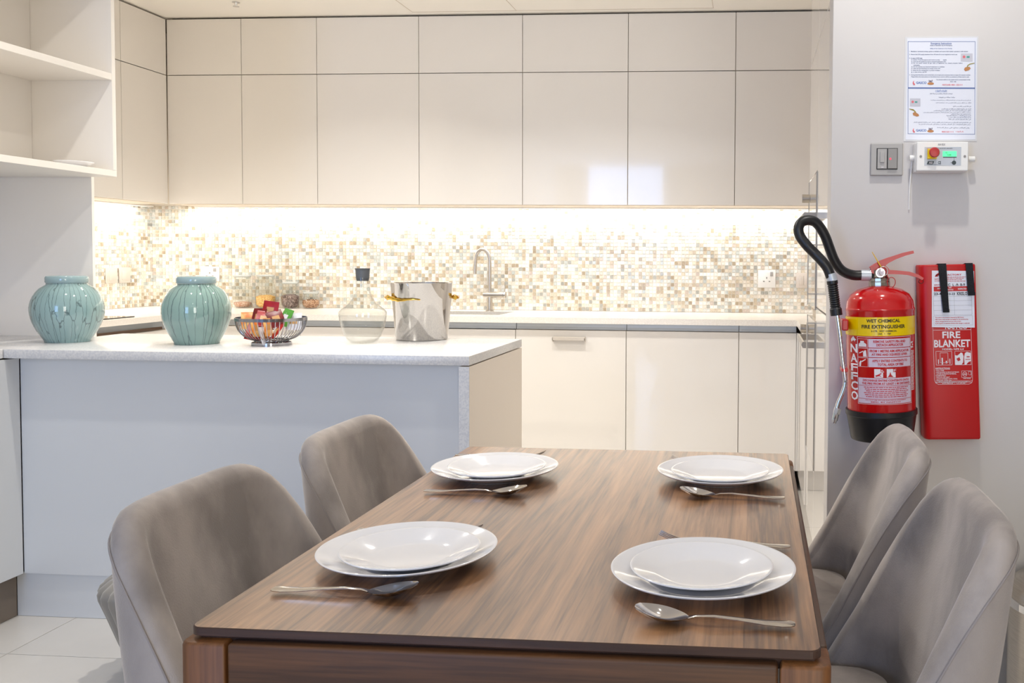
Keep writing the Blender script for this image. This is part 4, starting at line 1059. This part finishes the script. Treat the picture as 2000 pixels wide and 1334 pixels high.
A_ = [(1853, 181.3, 30.5, 'ارشادات السلامة و الامان من شركة الغاز', 1816.3, 1860.6), (0, 188.4, 2.6, 'سلامة عملائنا من اولوياتنا', 1834, 1865.5),
 (0, 193.8, 0, 'على المستخدمين الحصول على دليل التشغيل للتأكد من ان النظام يعمل بطريقة امنة', 1818, 1897), (0, 199, 0, 'التأكد من اغلاق محبس الغاز الرئيسي عند عدم الحاجة اليه', 1828, 1897),
 (0, 206, 0, 'في حالة تسرب الغاز يجب اتباع', 1862, 1897), (0, 211, 0, 'الضغط على زر الطوارئ لايقاف مصدر الغاز عند حدوث التسرب', 1839, 1897), (0, 214.6, 0, 'اغلاق جميع الاجهزة المتصلة على الغاز و جميع المحابس', 1824, 1897),
 (0, 218, 0, 'عدم الذعر و التأكد من اغلاق جميع محابس الغاز قبل الاخلاء و الخروج من المكان بشكل سليم', 1804, 1897), (0, 221.2, 0, 'عدم تشغيل اي جهاز كهربائي', 1858, 1897), (0, 224.4, 0, 'فتح جميع الابواب و النوافذ للتهوية', 1849, 1897), (0, 227.8, 0, 'وضع طفاية الحريق في مكان مناسب', 1852, 1897),
 (0, 231.3, 0, 'في حالة الحريق اتصل على 997', 1853, 1897), (0, 237.6, 0, 'في حالة انقطاع التيار الكهربائي و صدور انذار لا داعي للقلق و اضغط على زر الاعادة لتشغيل النظام', 1785, 1897), (0, 241.4, 0, 'يرجى اتباع التعليمات على الجهاز و اذا كنت بحاجة الى المساعدة اتصل بنا', 1795, 1896), (0, 248, 0, 'رقم الهاتف متاح على مدار الساعة', 1831, 1894)]
for (_, y, __, t_, a, b_) in A_: E_.append(('t', arab(t_), a, b_, y, y + 2.5))
letters('small_lettering', E_, s1, M['navy_print'], T)
letters('blue_lettering', [('t', arab('تعليمات الطوارئ'), 1827, 1850, 174.6, 178.8), ('r', 1827, 1850, 179.2, 179.5), ('t', 'GASCO', 1789.4, 1809.8, 158.8, 163.4), ('t', 'GASCO', 1789.4, 1809.8, 252.2, 256.8)], s1, mat('logo_blue', srgb(70, 110, 180), .5), T)
fl = [[(1784.2, y + 4), (1782.6, y + 1), (1783.4, y - 2), (1785.4, y - 4.6), (1785, y - 1.5), (1785.6, y + 1.2), (1787.6, y + 2.2), (1787, y + 4.2), (1785.6, y + 4.8)] for y in (161.3, 254.6)]
letters('red_lettering', [('p', fl[0]), ('p', fl[1]), ('t', 'HOTLINE: 8001 1221111', 1840.7, 1880, 163.7, 166.4), ('t', '8001221111', 1840, 1862.5, 255.6, 258.2), ('t', arab('رقم الطوارئ'), 1867, 1882.5, 255, 258.4),
    ('c', 1883, 110.5, 2.7), ('c', 1782.8, 198.7, 2.4)], at(S, .0007), M['pink_print'], T)
letters('device_picture', [('r', 1876.8, 1899.6, 104, 119.4), ('r', 1777.5, 1798, 192, 207.5)], at(S, .0004), M['pale_print'], T)
letters('device_picture', [('r', 1888, 1893.8, 109, 112.4), ('r', 1787, 1792, 197.5, 200.4)], at(S, .0007), M['teal_print'], T)
letters('valve_picture', [('p', [(1883, 135), (1885, 131), (1893.5, 129.6), (1896, 133), (1893, 136.4), (1885.5, 138.5)]), ('p', [(1782.8, 221), (1787, 218), (1794.6, 223), (1795.4, 226.4), (1791, 227.6), (1784, 225)]),
    ('c', 1818, 162.8, 6.4, 2.6), ('c', 1818, 256, 6.4, 2.6)], at(S, .0005), M['copper'], T)
letters('valve_handle_picture', [('p', [(1888, 131), (1889.5, 126.8), (1894, 123.8), (1903.5, 122), (1903.5, 123.4), (1895, 125.3), (1891, 128), (1890.3, 131)]), ('p', [(1776, 211.8), (1784, 213), (1788, 216.4), (1789.6, 219), (1788, 220), (1785, 216.6), (1776, 213)])], at(S, .0006), mat('olive_print', srgb(150, 140, 60), .5), T)
letters('dark_lettering', [('t', '24x7', 1814, 1821.8, 155.8, 160), ('t', '24x7', 1814, 1821.8, 249.4, 253.6)], at(S, .0009), mat('maroon_print', srgb(80, 50, 70), .5), T)

# --- grey fused switch
S = layout((0.299, 2.44, 1.531), (0.383, 2.44, 1.531), (0.3, 2.44, 1.447), (1700.4, 1764), (279, 341.8))
T = thing('fused_switch', 'square grey fused switch with a tiny red light, left of the gas control box', 'switch', S(1732, 310, -.009))
f = MB(); lay_box(f, S, 1700.4, 1764, 279, 341.8, -.0095, 0, .002); obj('plate', f, M['switch_grey'], T)
f = MB(); lay_box(f, S, 1711.6, 1753.4, 288.8, 330.6, .0001, .0006); obj('inner_frame', f, M['black'], T)
f = MB(); lay_box(f, S, 1713.4, 1732.2, 290.4, 328.8, .0006, .003, .0006); h = obj('fuse_half', f, M['switch_grey'], T)
f = MB(); lay_box(f, S, 1718, 1727.4, 296, 317, .003, .0065, .0008); obj('fuse_carrier', f, M['switch_grey'], h)
f = MB(); lay_box(f, S, 1721, 1725.5, 325.6, 326.8, .0031, .0036); obj('label_mark', f, M['white_print'], h)
f = MB(); lay_box(f, S, 1733.4, 1752, 290.4, 328.8, .0006, .0055, .0008); h = obj('rocker', f, M['switch_dark'], T)
letters('indicator', [('c', 1738.4, 310, 1.9)], at(S, .006), M['red_led'], h)

# --- gas alarm control box
S = layout((0.409, 2.392, 1.528), (0.54, 2.392, 1.528), (0.41, 2.392, 1.454), (1790.2, 1892), (276.8, 334))
T = thing('gas_control_box', 'white gas control box with red stop button and green display, under the sheet', 'control box', S(1841, 305, -.058))
f = MB(); lay_box(f, S, 1790.2, 1892, 276.8, 334, -.020, 0, .0025); obj('cover', f, M['white_plastic'], T)
f = MB(); lay_box(f, S, 1789.6, 1892.6, 276.4, 334.6, -.0575, -.0205, .002); obj('back_box', f, M['white_plastic'], T)
f = MB(); lay_box(f, S, 1805.5, 1877.5, 287, 323.5, .0001, .0007); obj('face_label', f, M['panel_grey'], T)
f = MB(); lay_box(f, S, 1810.6, 1829, 291, 311, .0008, .010, .0015); b0 = obj('stop_base', f, M['yellow'], T)
f = MB(); c0 = S(1821.5, 300, 0); f.lathe([(0, 0), (.0065, 0), (.0065, .010), (.0125, .012), (.0132, .017), (.011, .021), (0, .022)], 32); f.xf(Matrix.Translation(Vector(c0) + Vector((0, -.010, 0))) @ Matrix.Rotation(PI / 2, 4, 'X')); obj('stop_button', f, mat('red_button', srgb(186, 18, 24), .35), b0, 50)
f = MB(); lay_box(f, S, 1841.2, 1868.2, 295.4, 306, .0008, .0014); d = obj('display', f, M['lcd'], T)
letters('display_text', [('t', 'ALL', 1846.6, 1851, 296.8, 299.6), ('t', 'CLEAR', 1849.5, 1858, 301, 304.4)], at(S, .0016), mat('lcd_ink', srgb(30, 150, 90), .5), d)
letters('panel_print', [('r', 1841.8, 1868.4, 306.3, 308), ('c', 1863.3, 318, 4.2), ('r', 1863, 1863.7, 308, 315), ('r', 1856.5, 1860, 317.6, 318.4), ('p', [(1812.6, 314.8), (1824.8, 314.8), (1822.4, 321), (1810, 321)]),
   ('t', 'CE', 1832, 1838, 314.8, 320.4), ('r', 1811, 1838, 321.6, 322.1), ('t', 'EMERGENCY GAS SHUT OFF - MAINS SUPPLY', 1824, 1860.5, 289.2, 290.8)], at(S, .0010), mat('dark_teal_print', srgb(26, 48, 56), .4), T)
letters('panel_print', [('t', 'PUSH TO CLOSE', 1810, 1823, 289.2, 290.8)], at(S, .0010), M['red_print'], T)
letters('panel_print', [('t', 'AGS', 1814.5, 1821.5, 316, 320)], at(S, .0013), M['white_print'], T)
letters('title_print', [('t', 'AN 82X', 1831.8, 1846.4, 280.2, 284.2)], at(S, .0004), M['grey_print'], T)
for x in (1798.5, 1884.3):
    f = MB(); c0 = S(x, 305.5, 0); f.cyl(c0, (c0[0], c0[1] - .001, c0[2]), .0032, 16); obj('screw', f, M['switch_dark'], T)
for k, x in enumerate((1781, 1895.5)):
    f = MB(); c0 = (0.404, 2.43, 1.491) if k == 0 else (0.554, 2.43, 1.488)
    f.cyl((c0[0] - .006, c0[1], c0[2]), (c0[0] + .010, c0[1], c0[2]), .0075, 20); obj('cable_gland', f, M['white_plastic'], T)
f = MB(); a_ = (0.406, 2.438, 1.488); 
f.tube(smooth_path([(a_[0], 2.438, a_[2]), (a_[0] - .002, 2.443, a_[2] - .04), (a_[0] - .004, 2.446, a_[2] - .09), (a_[0] - .004, 2.4485, a_[2] - .13)], 6), .0022, 8); obj('cable', f, M['white_plastic'], T, 60)

# --- wet chemical fire extinguisher
RC = .0857; EX, EY, EZ = .3270, 2.352, .772
TILT = Matrix.Translation((EX, EY, EZ)) @ Matrix.Rotation(-.030, 4, 'Y') @ Matrix.Translation((-EX, -EY, -EZ))
T = thing('fire_extinguisher', 'red wet chemical fire extinguisher with black hose, hanging on the right wall', 'extinguisher', (EX, EY, EZ))
n0 = (EX, EY, EZ)
f = MB(); f.lathe([(0, .012), (RC * .84, .012), (RC * .90, .05), (RC, .078), (RC, .325), (RC + .0012, .327), (RC + .0012, .331), (RC - .0005, .333), (RC * .97, .350), (RC * .86, .367), (RC * .66, .379), (RC * .40, .3855), (.0245, .388), (.0235, .404), (0, .404)], 96, n0); f.xf(TILT)
obj('cylinder', f, M['red_paint'], T, 40)
f = MB(); f.lathe([(.070, 0), (.0765, 0), (.0785, .004), (.0875, .062), (.0900, .064), (.0900, .076), (.0870, .077), (.0862, .077), (.0852, .060), (.074, .006), (.070, .004), (.070, 0)], 96, n0); f.xf(TILT)
obj('base_boot', f, M['black_rubber'], T, 40)
def cyl_fn(lift):
    R = RC + lift
    def fn(x, y):      # x in label units across (1719 = middle), y in label units down (600..800)
        s = (x - 1719) / 67.0 * RC; a = s / RC + CYA
        z = .333 - (y - 600) / 778.0
        p = TILT @ Vector((EX + R * math.sin(a), EY - R * math.cos(a), EZ + z)); return tuple(p)
    return fn
CYA = -.135
def ax(x):             # flat label coordinate of a point seen at x on the cylinder
    return 1719 + 67 * math.asin(max(-1, min(1, (x - 1719) / 67.5))) 
f = MB(); rect(f, 1719 - 67 * 1.62, 1719 + 67 * 1.62, 651.5, 615.5, cyl_fn(.0004), 44); obj('yellow_band', f, M['yellow'], T, 60, fixn=False)
fx = cyl_fn(.0009)
yl = lambda x: ax(x)
letters('band_lettering', [('t', 'WET CHEMICAL', ax(1693.5), ax(1757), 619, 625.6), ('t', 'FIRE EXTINGUISHER', ax(1684.5), ax(1766), 630, 637), ('t', '6 LTR.  WET CHEMICAL', ax(1702.5), ax(1750.5), 640.3, 643.4), ('t', '15A   •   75F', ax(1715.5), ax(1739.5), 645.6, 648.6)], fx, M['dark_print'], T)
lp, rp = ax(1676.5), ax(1775.5); mp_ = ax(1696.5)
letters('white_panel', [('r', mp_, rp, 657, 673.6, 10), ('r', mp_, rp, 675, 692, 10), ('r', mp_, rp, 693.4, 711, 10), ('r', lp, rp, 732, 781, 16)], cyl_fn(.0004), M['lilac_print'], T)
wl = [('f', lp - 1.6, rp + 1.6, 653, 783, .7, 16)]
for (a, b_) in ((657, 673.6), (675, 692), (693.4, 711)): wl.append(('f', lp, mp_ - 1, a, b_, .5, 3))
wl += [('r', ax(1707), ax(1723.5), 714.5, 731, 3), ('r', ax(1730.5), ax(1747), 714.5, 731, 3)]
# pictograms
wl += [('p', [(lp + 2, 672), (lp + 2.4, 667), (lp + 6, 664), (lp + 6, 661), (lp + 14, 661), (lp + 14, 664), (lp + 19, 667), (lp + 19.4, 672)]), ('p', [(lp + 12, 691), (lp + 12, 683), (lp + 15, 679), (lp + 18, 679), (lp + 19.5, 691)]), ('p', [(lp + 3, 684), (lp + 12, 680), (lp + 12.5, 681.5), (lp + 3.4, 685.6)]),
       ('p', [(lp + 3, 710), (lp + 3, 703), (lp + 6, 699), (lp + 8, 700), (lp + 6.5, 710)]), ('p', [(lp + 8, 700), (lp + 17, 695.5), (lp + 17.5, 697), (lp + 9, 702)])]
# vertical maker's name
yv = 667.0
nl = []
for k, chh in enumerate('NAFFCO'):
    hgt = (17.5, 17.5, 15.5, 15.5, 18, 18)[k]
    nl.append(('t', chh, ax(1662.2), ax(1675.4), yv + .8, yv + hgt)); yv += hgt + 1.6
nl += [('p', [(ax(1664), 664), (ax(1663), 659), (ax(1665.5), 655.5), (ax(1668), 652.5), (ax(1670), 656), (ax(1673.5), 659.5), (ax(1670.5), 661.5), (ax(1671.5), 664), (ax(1668), 660.5)])]
letters('white_lettering', wl + nl + [('t', 'A', ax(1720), ax(1725.5), 714.6, 721), ('t', 'F', ax(1743.5), ax(1748), 714.6, 721), ('t', 'CE', ax(1775.6), ax(1781), 664.5, 677)] +
        [('w', ax(1776.8), ax(1782), 682 + 2.6 * k, 683.4 + 2.6 * k, k) for k in range(30)], fx, M['white_print'], T)
rr_ = [('t', 'REMOVE SAFETY PIN AND', ax(1706), ax(1766), 659.6, 664.4), ('t', 'DETACH APPLICATOR', ax(1712), ax(1762), 666, 671), ('t', 'FROM 1 METRE AIM APPLICATOR', ax(1699), ax(1772), 677.6, 682.4), ('t', 'AT FIRE AND SQUEEZE LEVER', ax(1702.5), ax(1769), 684.6, 689.6),
       ('t', 'APPLY ENTIRE CONTENTS TO', ax(1703.5), ax(1769), 696.4, 701.2), ('t', 'TOTAL AREA OF FIRE', ax(1713.5), ax(1762), 703.4, 708.4), ('t', 'DISCHARGE ENTIRE CONTENTS ONTO', ax(1685.5), ax(1771.5), 734.4, 738.6), ('t', 'THE FIRE FROM AT LEAST 1 M DISTANCE', ax(1683.5), ax(1773), 740.4, 744.8),
       ('r', lp, rp, 746.6, 747.3, 14), ('r', lp, rp, 771.8, 772.5, 14)]
for k in range(6): rr_.append(('w', ax(1687 + (k % 3) * 2), ax(1770 - (k % 2) * 3), 749.2 + 3.6 * k, 750.6 + 3.6 * k, 50 + k))
rr_ += [('t', 'DO NOT USE ON LIVE ELECTRICAL EQUIPMENT', ax(1690), ax(1766), 773.6, 775.6), ('t', 'MFD. BY NAFFCO', ax(1700), ax(1756), 777, 779.2)]
rr_ += [('p', [(ax(1709), 727), (ax(1714), 725), (ax(1720), 722), (ax(1721), 723.5), (ax(1717), 726), (ax(1721), 729), (ax(1716), 728), (ax(1710), 729.5)]), ('p', [(ax(1732), 730), (ax(1735), 726), (ax(1737), 720), (ax(1739), 726), (ax(1743), 730)]), ('p', [(ax(1719.4), 714.5), (ax(1726), 714.5), (ax(1726), 721.4), (ax(1719.4), 721.4)][:0] or [(0, 0), (0, 0), (0, 0)])]
rr_ = [i for i in rr_ if not (i[0] == 'p' and i[1][0] == (0, 0))]
rr_ += [('r', ax(1719), ax(1724), 714.4, 720.6), ('r', ax(1742.6), ax(1747.2), 714.4, 720.6)]
letters('red_lettering', rr_, cyl_fn(.0012), M['red_print'], T)
letters('white_lettering', [('t', 'A', ax(1719.8), ax(1723.3), 715.4, 719.8), ('t', 'F', ax(1743.6), ax(1746.6), 715.4, 719.8)], cyl_fn(.0016), M['white_print'], T)
# valve
YV = 2.352
def V(u): return u
f = MB(); f.lathe([(.020, .386), (.0262, .386), (.0270, .389), (.0270, .397), (.0262, .400), (.0262, .407), (.0215, .410), (.0190, .416), (.0190, .428), (0, .428)], 12, n0); f.xf(TILT); valve = obj('valve_collar', f, mat('nickel', srgb(176, 170, 160), .25, 1.0), T, 30)
f = MB(); c1 = Vector((0.313, 2.352, 1.203)); f.cyl((c1[0] - .022, YV, c1[2] - .006), (c1[0] + .016, YV, c1[2] - .006), .0085, 16); obj('valve_body', f, M['chrome'], T, 40)
f = MB(); f.cyl((c1[0] + .001, 2.326, c1[2] - .010), (c1[0] + .001, 2.334, c1[2] - .010), .0115, 24); g0 = obj('pressure_gauge', f, M['chrome'], T, 40)
f = MB(); poly(f, [(.0095 * math.cos(2 * PI * k / 20), .0095 * math.sin(2 * PI * k / 20)) for k in range(20)], lambda x, y: (c1[0] + .001 + x, 2.3255, c1[2] - .010 + y)); obj('gauge_face', f, M['white_print'], g0, fixn=False)
# lever and handle: flat pressed strips
def strip(P, wy, th, name, m):
    P = [Vector(p) for p in P]; R = []
    for i, p in enumerate(P):
        a = P[max(i - 1, 0)]; b_ = P[min(i + 1, len(P) - 1)]; t = (b_ - a).normalized(); n = Vector((-t.z, 0, t.x)); w2 = wy / 2; h2 = (th[i] if isinstance(th, list) else th) / 2
        R.append([p + n * h2 + Vector((0, -w2, 0)), p + n * h2 + Vector((0, w2, 0)), p - n * h2 + Vector((0, w2, 0)), p - n * h2 + Vector((0, -w2, 0))])
    f = MB(); f.rings(R, True, True, True); return obj(name, f, m, T, 40)
strip([(0.293, 2.352, 1.201), (0.307, 2.352, 1.208), (0.32, 2.352, 1.216), (0.334, 2.352, 1.224), (0.353, 2.352, 1.232), (0.375, 2.352, 1.24), (0.398, 2.352, 1.246)], .022, [.014, .018, .018, .013, .0095, .0085, .007], 'squeeze_lever', M['red_lever'])
strip([(0.314, 2.352, 1.2), (0.326, 2.352, 1.202), (0.338, 2.352, 1.195), (0.363, 2.352, 1.194), (0.387, 2.352, 1.192), (0.408, 2.352, 1.186), (0.422, 2.352, 1.178)], .024, [.024, .020, .011, .0095, .009, .008, .006], 'carry_handle', M['red_lever'])
c2 = Vector((0.321, 2.325, 1.197)); f = MB(); f.tube([(c2[0] + .0105 * math.cos(2 * PI * k / 28), 2.325, c2[2] + .0118 * math.sin(2 * PI * k / 28)) for k in range(28)], .0012, 8, closed=True)
pin = obj('pin_ring', f, M['steel'], T, 60)
f = MB(); f.cyl((c2[0] - .004, 2.322, c2[2] + .002), (c2[0] - .004, 2.380, c2[2] + .002), .0022, 10); obj('safety_pin', f, M['chrome'], pin)
f = MB(); f.tube([(0.293, 2.33, 1.245), (0.303, 2.332, 1.229), (0.316, 2.333, 1.208)], lambda t: .0009 + .0008 * t, 6); obj('yellow_seal_tie', f, mat('yellow_plastic', srgb(246, 200, 60), .4), T, 60)
c3 = Vector((0.341, 2.325, 1.169)); P = []
for k in range(26):
    a = 2 * PI * k / 25; P.append((c3[0] + .0100 * math.cos(a) * (1 + .1 * math.sin(a)), 2.325, c3[2] + .0128 * math.sin(a)))
f = MB(); f.tube([(0.328, 2.325, 1.192)] + [p for p in P[9:]] + P[:9], .0010, 6); obj('red_seal_loop', f, M['red_lever'], T, 60)
f = MB(); b4 = [(0.292, 2.34, 1.208), (0.318, 2.34, 1.221), (0.327, 2.34, 1.217), (0.325, 2.34, 1.193), (0.306, 2.34, 1.189), (0.293, 2.34, 1.192)]
f.prism([(p[0], p[2]) for p in b4], 'y', 2.3405, 2.3635); obj('lever_bracket', f, M['red_lever'], T)
# hose
f = MB(); f.tube(smooth_path([(0.271, 2.352, 1.186), (0.251, 2.35, 1.186), (0.23, 2.345, 1.192), (0.214, 2.34, 1.203), (0.199, 2.335, 1.225), (0.187, 2.33, 1.254), (0.176, 2.325, 1.282), (0.162, 2.32, 1.306), (0.147, 2.315, 1.32), (0.13, 2.31, 1.323), (0.114, 2.305, 1.317), (0.107, 2.3, 1.3), (0.113, 2.3, 1.28), (0.13, 2.295, 1.258), (0.149, 2.295, 1.239), (0.166, 2.29, 1.221), (0.179, 2.29, 1.204), (0.188, 2.29, 1.182)], 5), .0128, 20); obj('hose', f, M['black_rubber'], T, 60)
f = MB(); f.tube([(0.294, 2.352, 1.186), (0.289, 2.352, 1.186), (0.269, 2.352, 1.186)], .0140, 24); obj('ferrule', f, M['alu'], T, 40)
f = MB(); f.tube([(0.187, 2.29, 1.19), (0.192, 2.29, 1.172)], .0135, 24); obj('ferrule', f, M['alu'], T, 40)
a_, b_ = Vector((0.191, 2.29, 1.173)), Vector((0.203, 2.29, 1.087)); f = MB(); P = []; 
for k in range(49): P.append(a_ + (b_ - a_) * k / 48)
f.tube(P, lambda t: .0150 if t > .80 else (.0138 if t < .1 else .0122 + .0009 * (1 if int(t * 48) % 3 else -1)), 20); obj('ribbed_grip', f, M['black_rubber'], T, 30)
f = MB(); f.tube(smooth_path([(0.205, 2.29, 1.087), (0.212, 2.29, 1.037), (0.219, 2.29, 0.98), (0.226, 2.29, 0.932), (0.226, 2.29, 0.914), (0.221, 2.29, 0.896), (0.211, 2.29, 0.87), (0.206, 2.29, 0.852)], 4), .0052, 14); obj('lance_tube', f, M['chrome'], T, 60)
f = MB(); f.tube([(0.21, 2.29, 0.856), (0.206, 2.29, 0.842)], .0098, 6); f.tube([(0.206, 2.29, 0.842), (0.202, 2.29, 0.825)], .0072, 16); f.tube([(0.202, 2.29, 0.825), (0.2, 2.29, 0.818)], .0052, 16); obj('nozzle', f, M['chrome'], T, 30)
f = MB(); p_ = (0.223, 2.31, 1.063); f.box(p_[0] - .006, p_[0] + .010, 2.29, 2.335, p_[2] - .014, p_[2] + .014, .003); obj('lance_clip', f, M['red_lever'], T)
f = MB(); p_ = (0.225, 2.31, 0.951); f.box(p_[0] - .008, p_[0] + .008, 2.285, 2.335, p_[2] - .004, p_[2] + .004, .001); obj('lance_clip', f, M['red_lever'], T)
f = MB(); f.box(EX - .03, EX + .01, 2.43, 2.4495, EZ + .26, EZ + .33, .002); f2 = obj('wall_bracket', f, M['red_lever'], T)

# --- fire blanket case
S = layout((0.421, 2.395, 1.213), (0.566, 2.395, 1.217), (0.443, 2.395, 0.761), (0, 112), (0, 341))
ang = math.atan2((0.443, 2.395, 0.761)[0] - (0.421, 2.395, 1.213)[0], (0.421, 2.395, 1.213)[2] - (0.443, 2.395, 0.761)[2])
T = thing('fire_blanket_case', 'red fire blanket case with two black pull straps on the right wall', 'fire blanket', S(56, 341, -.052))
W_, H_ = (Vector(S(112, 0)) - Vector(S(0, 0))).length, (Vector(S(0, 341)) - Vector(S(0, 0))).length
prof = [(0, -.052), (0, -.020), (.003, -.009), (.009, -.003), (.018, -.0005), (.030, 0), (W_ - .010, 0), (W_ - .004, -.003), (W_ - .001, -.010), (W_, -.020), (W_, -.052)]
R = []
for (v, ins) in ((0, .0025), (.0025, .0004), (.006, 0), (H_ - .006, 0), (H_ - .0025, .0004), (H_, .0025)):
    R.append([S(112 * (ins + p * (W_ - 2 * ins) / W_) / W_, 341 * v / H_, min(d, -ins * 1.2)) for p, d in prof])
f = MB(); f.rings(R, True, True, True); obj('case', f, M['red_plastic'], T, 40)
bf = at(S, .0006)
# inspection card: card units are (x - 1795) so that the layout follows the case
def card(x, y, d=.0012): return S(x, y, d)
f = MB(); lay = [(24.5, 11.2), (106.5, 13.5), (104.5, 123), (21, 121)]
f.add([card(*p, .0008) for p in lay] + [card(*p, .0014) for p in lay], [(0, 1, 2, 3), (4, 5, 6, 7), (0, 1, 5, 4), (1, 2, 6, 5), (2, 3, 7, 6), (3, 0, 4, 7)]); c_ = obj('inspection_card', f, M['paper'], T)
cl = at(S, .0018)
f = MB()
letters('red_lettering', [('r', 27, 103, 42.5, 51.8), ('t', 'MEAR FACTORY', 32, 82, 18.4, 21.6), ('w', 50, 90, 24, 25, 1), ('w', 52, 86, 26.6, 27.6, 2), ('w', 50, 84, 29.2, 30.2, 3), ('w', 52, 90, 32, 33, 4), ('t', 'INSPECTION', 28, 42, 38, 40.4),
    ('t', 'NAFFCO', 29, 40, 26.6, 29), ('t', 'FACTORY', 29, 40, 30.4, 32.4), ('p', [(30, 24), (31, 20.5), (35, 17), (38, 15.5), (40, 18), (40, 20), (35, 21), (36, 24), (33, 23)]),
    ('t', 'The product is the property & inspected by NBA Factory', 28, 84, 101.6, 104.2), ('t', 'NBA Factory does not bear any liability for the manufacturing', 28, 92, 105.4, 108), ('t', 'defects, damages thereon and use of this product', 28, 78, 109.2, 111.8), ('t', 'by the supplier, to customers directly under damage or stolen law', 28, 95, 113, 115.6)], cl, M['red_print'], c_)
letters('pen_writing', [('t', 'C  L -9- B-9', 55, 88, 37, 42), ('t', '23-4-', 27, 44, 54, 59), ('t', '10-23', 54, 68, 55, 59), ('t', 'KRISLO', 72, 92, 53.4, 60)], cl, M['dark_print'], c_)
letters('white_lettering', [('t', 'DATE', 34, 40, 45, 47.6), ('t', 'NEXT', 56, 62, 43.6, 46), ('t', 'SERVICE', 54, 65, 47.6, 50), ('t', 'INSPECTED', 74, 91, 46, 49)], at(S, .0022), M['white_print'], c_)
letters('ruled_lines', [('f', 25.5, 100, 54, 98, .35)] + [('r', 25.5, 100, y, y + .35) for y in (61.5, 70, 79, 88.5)] + [('r', 66, 66.35, 54, 98), ('f', 25, 101, 99.5, 118, .3)], cl, M['grey_print'], c_)
# case print
wl = [('f', 22.6, 97.2, 119, 233, .6)]
wl = [('r', 22.6, 23.1, 119, 224), ('r', 97.0, 97.5, 121, 224), ('r', 30, 90.5, 232.4, 233), ('p', [(22.6, 224), (23.1, 224), (25.4, 229.6), (30, 232.4), (30, 233), (24.8, 230.2)]), ('p', [(97.5, 224), (97, 224), (95, 229.6), (90.5, 232.4), (90.5, 233), (95.8, 230.2)]), ('r', 22.6, 97.5, 126.6, 127.2),
      ('t', 'NAFFCO', 47, 90, 118, 125.4), ('t', 'FIRE', 41, 76, 129.8, 143), ('t', 'BLANKET', 24.4, 95, 146, 160.6), ('t', 'MODEL: NFB 6.6', 40, 82, 162.6, 166),
      ('f', 27, 58.6, 168, 195.4, .6), ('f', 64, 95.6, 168, 195.4, .6), ('f', 35, 51, 171, 191, .6), ('r', 31, 32.6, 184, 193), ('r', 38, 40.6, 181, 194), ('r', 46, 48.6, 187, 192), ('r', 53.5, 55, 183, 193),
      ('p', [(64.6, 194.6), (64.6, 176), (69, 177), (73, 174), (76, 171), (79, 172), (81, 178), (80, 190), (77, 194.6)]), ('p', [(82.5, 194.6), (82, 180), (84, 172), (88, 170), (95, 172), (95, 188), (90, 190), (86, 194.6)]),
      ('t', 'INSTRUCTIONS:', 25.6, 54, 200, 203), ('r', 25.6, 54, 203.5, 203.9)]
for k, (s_, x1_) in enumerate((('• PULL TAPE', 42), ('• HOLD BLANKET IN FRONT OF PERSON', 71), ('• COVER BURNING MATERIAL', 66), ('   COMPLETELY', 46), ('• SWITCH OFF HEAT', 53), ('• LEAVE COVERED UNTIL COOL', 68), ('• DISCARD AFTER USE', 56), ('  MANUFACTURED TO COMPLY WITH EN 1869-1997', 94))):
    wl.append(('t', s_, 25.2, x1_, 204.8 + 3.25 * k, 207 + 3.25 * k))
wl += [('f', 76, 95.6, 206.6, 220, .5), ('c', 82.4, 213.3, 4.6), ('f', 89.4, 94.8, 208, 215, .5), ('t', 'CERTIFIED', 79, 94, 220.8, 222.4), ('t', 'MFD. BY: NATIONAL FIRE FIGHTING MANUFACTURING FZCO', 31, 89, 227, 229), ('t', 'DUBAI - U.A.E.', 38, 84, 229.9, 231.6), ('r', 24.4, 96.4, 225.4, 225.8)]
letters('white_lettering', wl, bf, M['white_print'], T)
letters('red_lettering', [('c', 82.4, 213.3, 3.9), ('p', [(67, 183), (73, 180), (75, 186), (70, 188)]), ('r', 87, 93, 178.5, 180.5), ('r', 84.5, 94, 184, 185.2)], at(S, .0010), M['red_print'], T)
letters('white_lettering', [('t', 'LPCB', 79.6, 85.2, 211.8, 214.8)], at(S, .0013), M['white_print'], T)
# pull straps hanging over the top edge
def strap(xa, xb, ya, yb, xe0, xe1, name):
    R = []
    pts = [(0, -.030), (-1.5, -.010), (-2.2, .0008), (1, .0034), ((yb - ya) * .33, .0052), ((yb - ya) * .66, .0062), (yb - 6, .0080), (yb - .5, .0078)]
    for (y, d) in pts:
        t = max(0, y) / yb; a = xa + (xe0 - xa) * t; b_ = xb + (xe1 - xb) * t
        R.append([S(a, y, d), S(b_, y, d), S(b_, y, d + .0016), S(a, y, d + .0016)])
    f = MB(); f.rings(R, True, True, True); o = obj(name, f, M['black_fabric'], T, 40)
    f = MB(); a = [S(xe0 - .4, yb - 6.5, .0094), S(xe1 + .4, yb - 6.5, .0094), S(xe1 + .4, yb, .0094), S(xe0 - .4, yb, .0094)]; b2 = [tuple(Vector(p) + Vector((0, -.0012, 0))) for p in a]
    f.add(a + b2, [(0, 1, 2, 3), (4, 5, 6, 7), (0, 1, 5, 4), (1, 2, 6, 5), (2, 3, 7, 6), (3, 0, 4, 7)]); obj('stitched_end', f, M['black_fabric'], o)
strap(36.5, 52.5, 0, 92.5, 42.5, 54.5, 'pull_strap')
strap(90, 104, 0, 60.5, 92, 105.5, 'pull_strap')
f = MB(); c4 = Vector((0.424, 2.385, 1.171)); f.tube([(c4[0] + .006 * math.cos(2 * PI * k / 20), 2.38, c4[2] + .005 * math.sin(2 * PI * k / 20)) for k in range(20)], .0008, 6, closed=True); t = obj('split_ring', f, M['black'], T, 60)
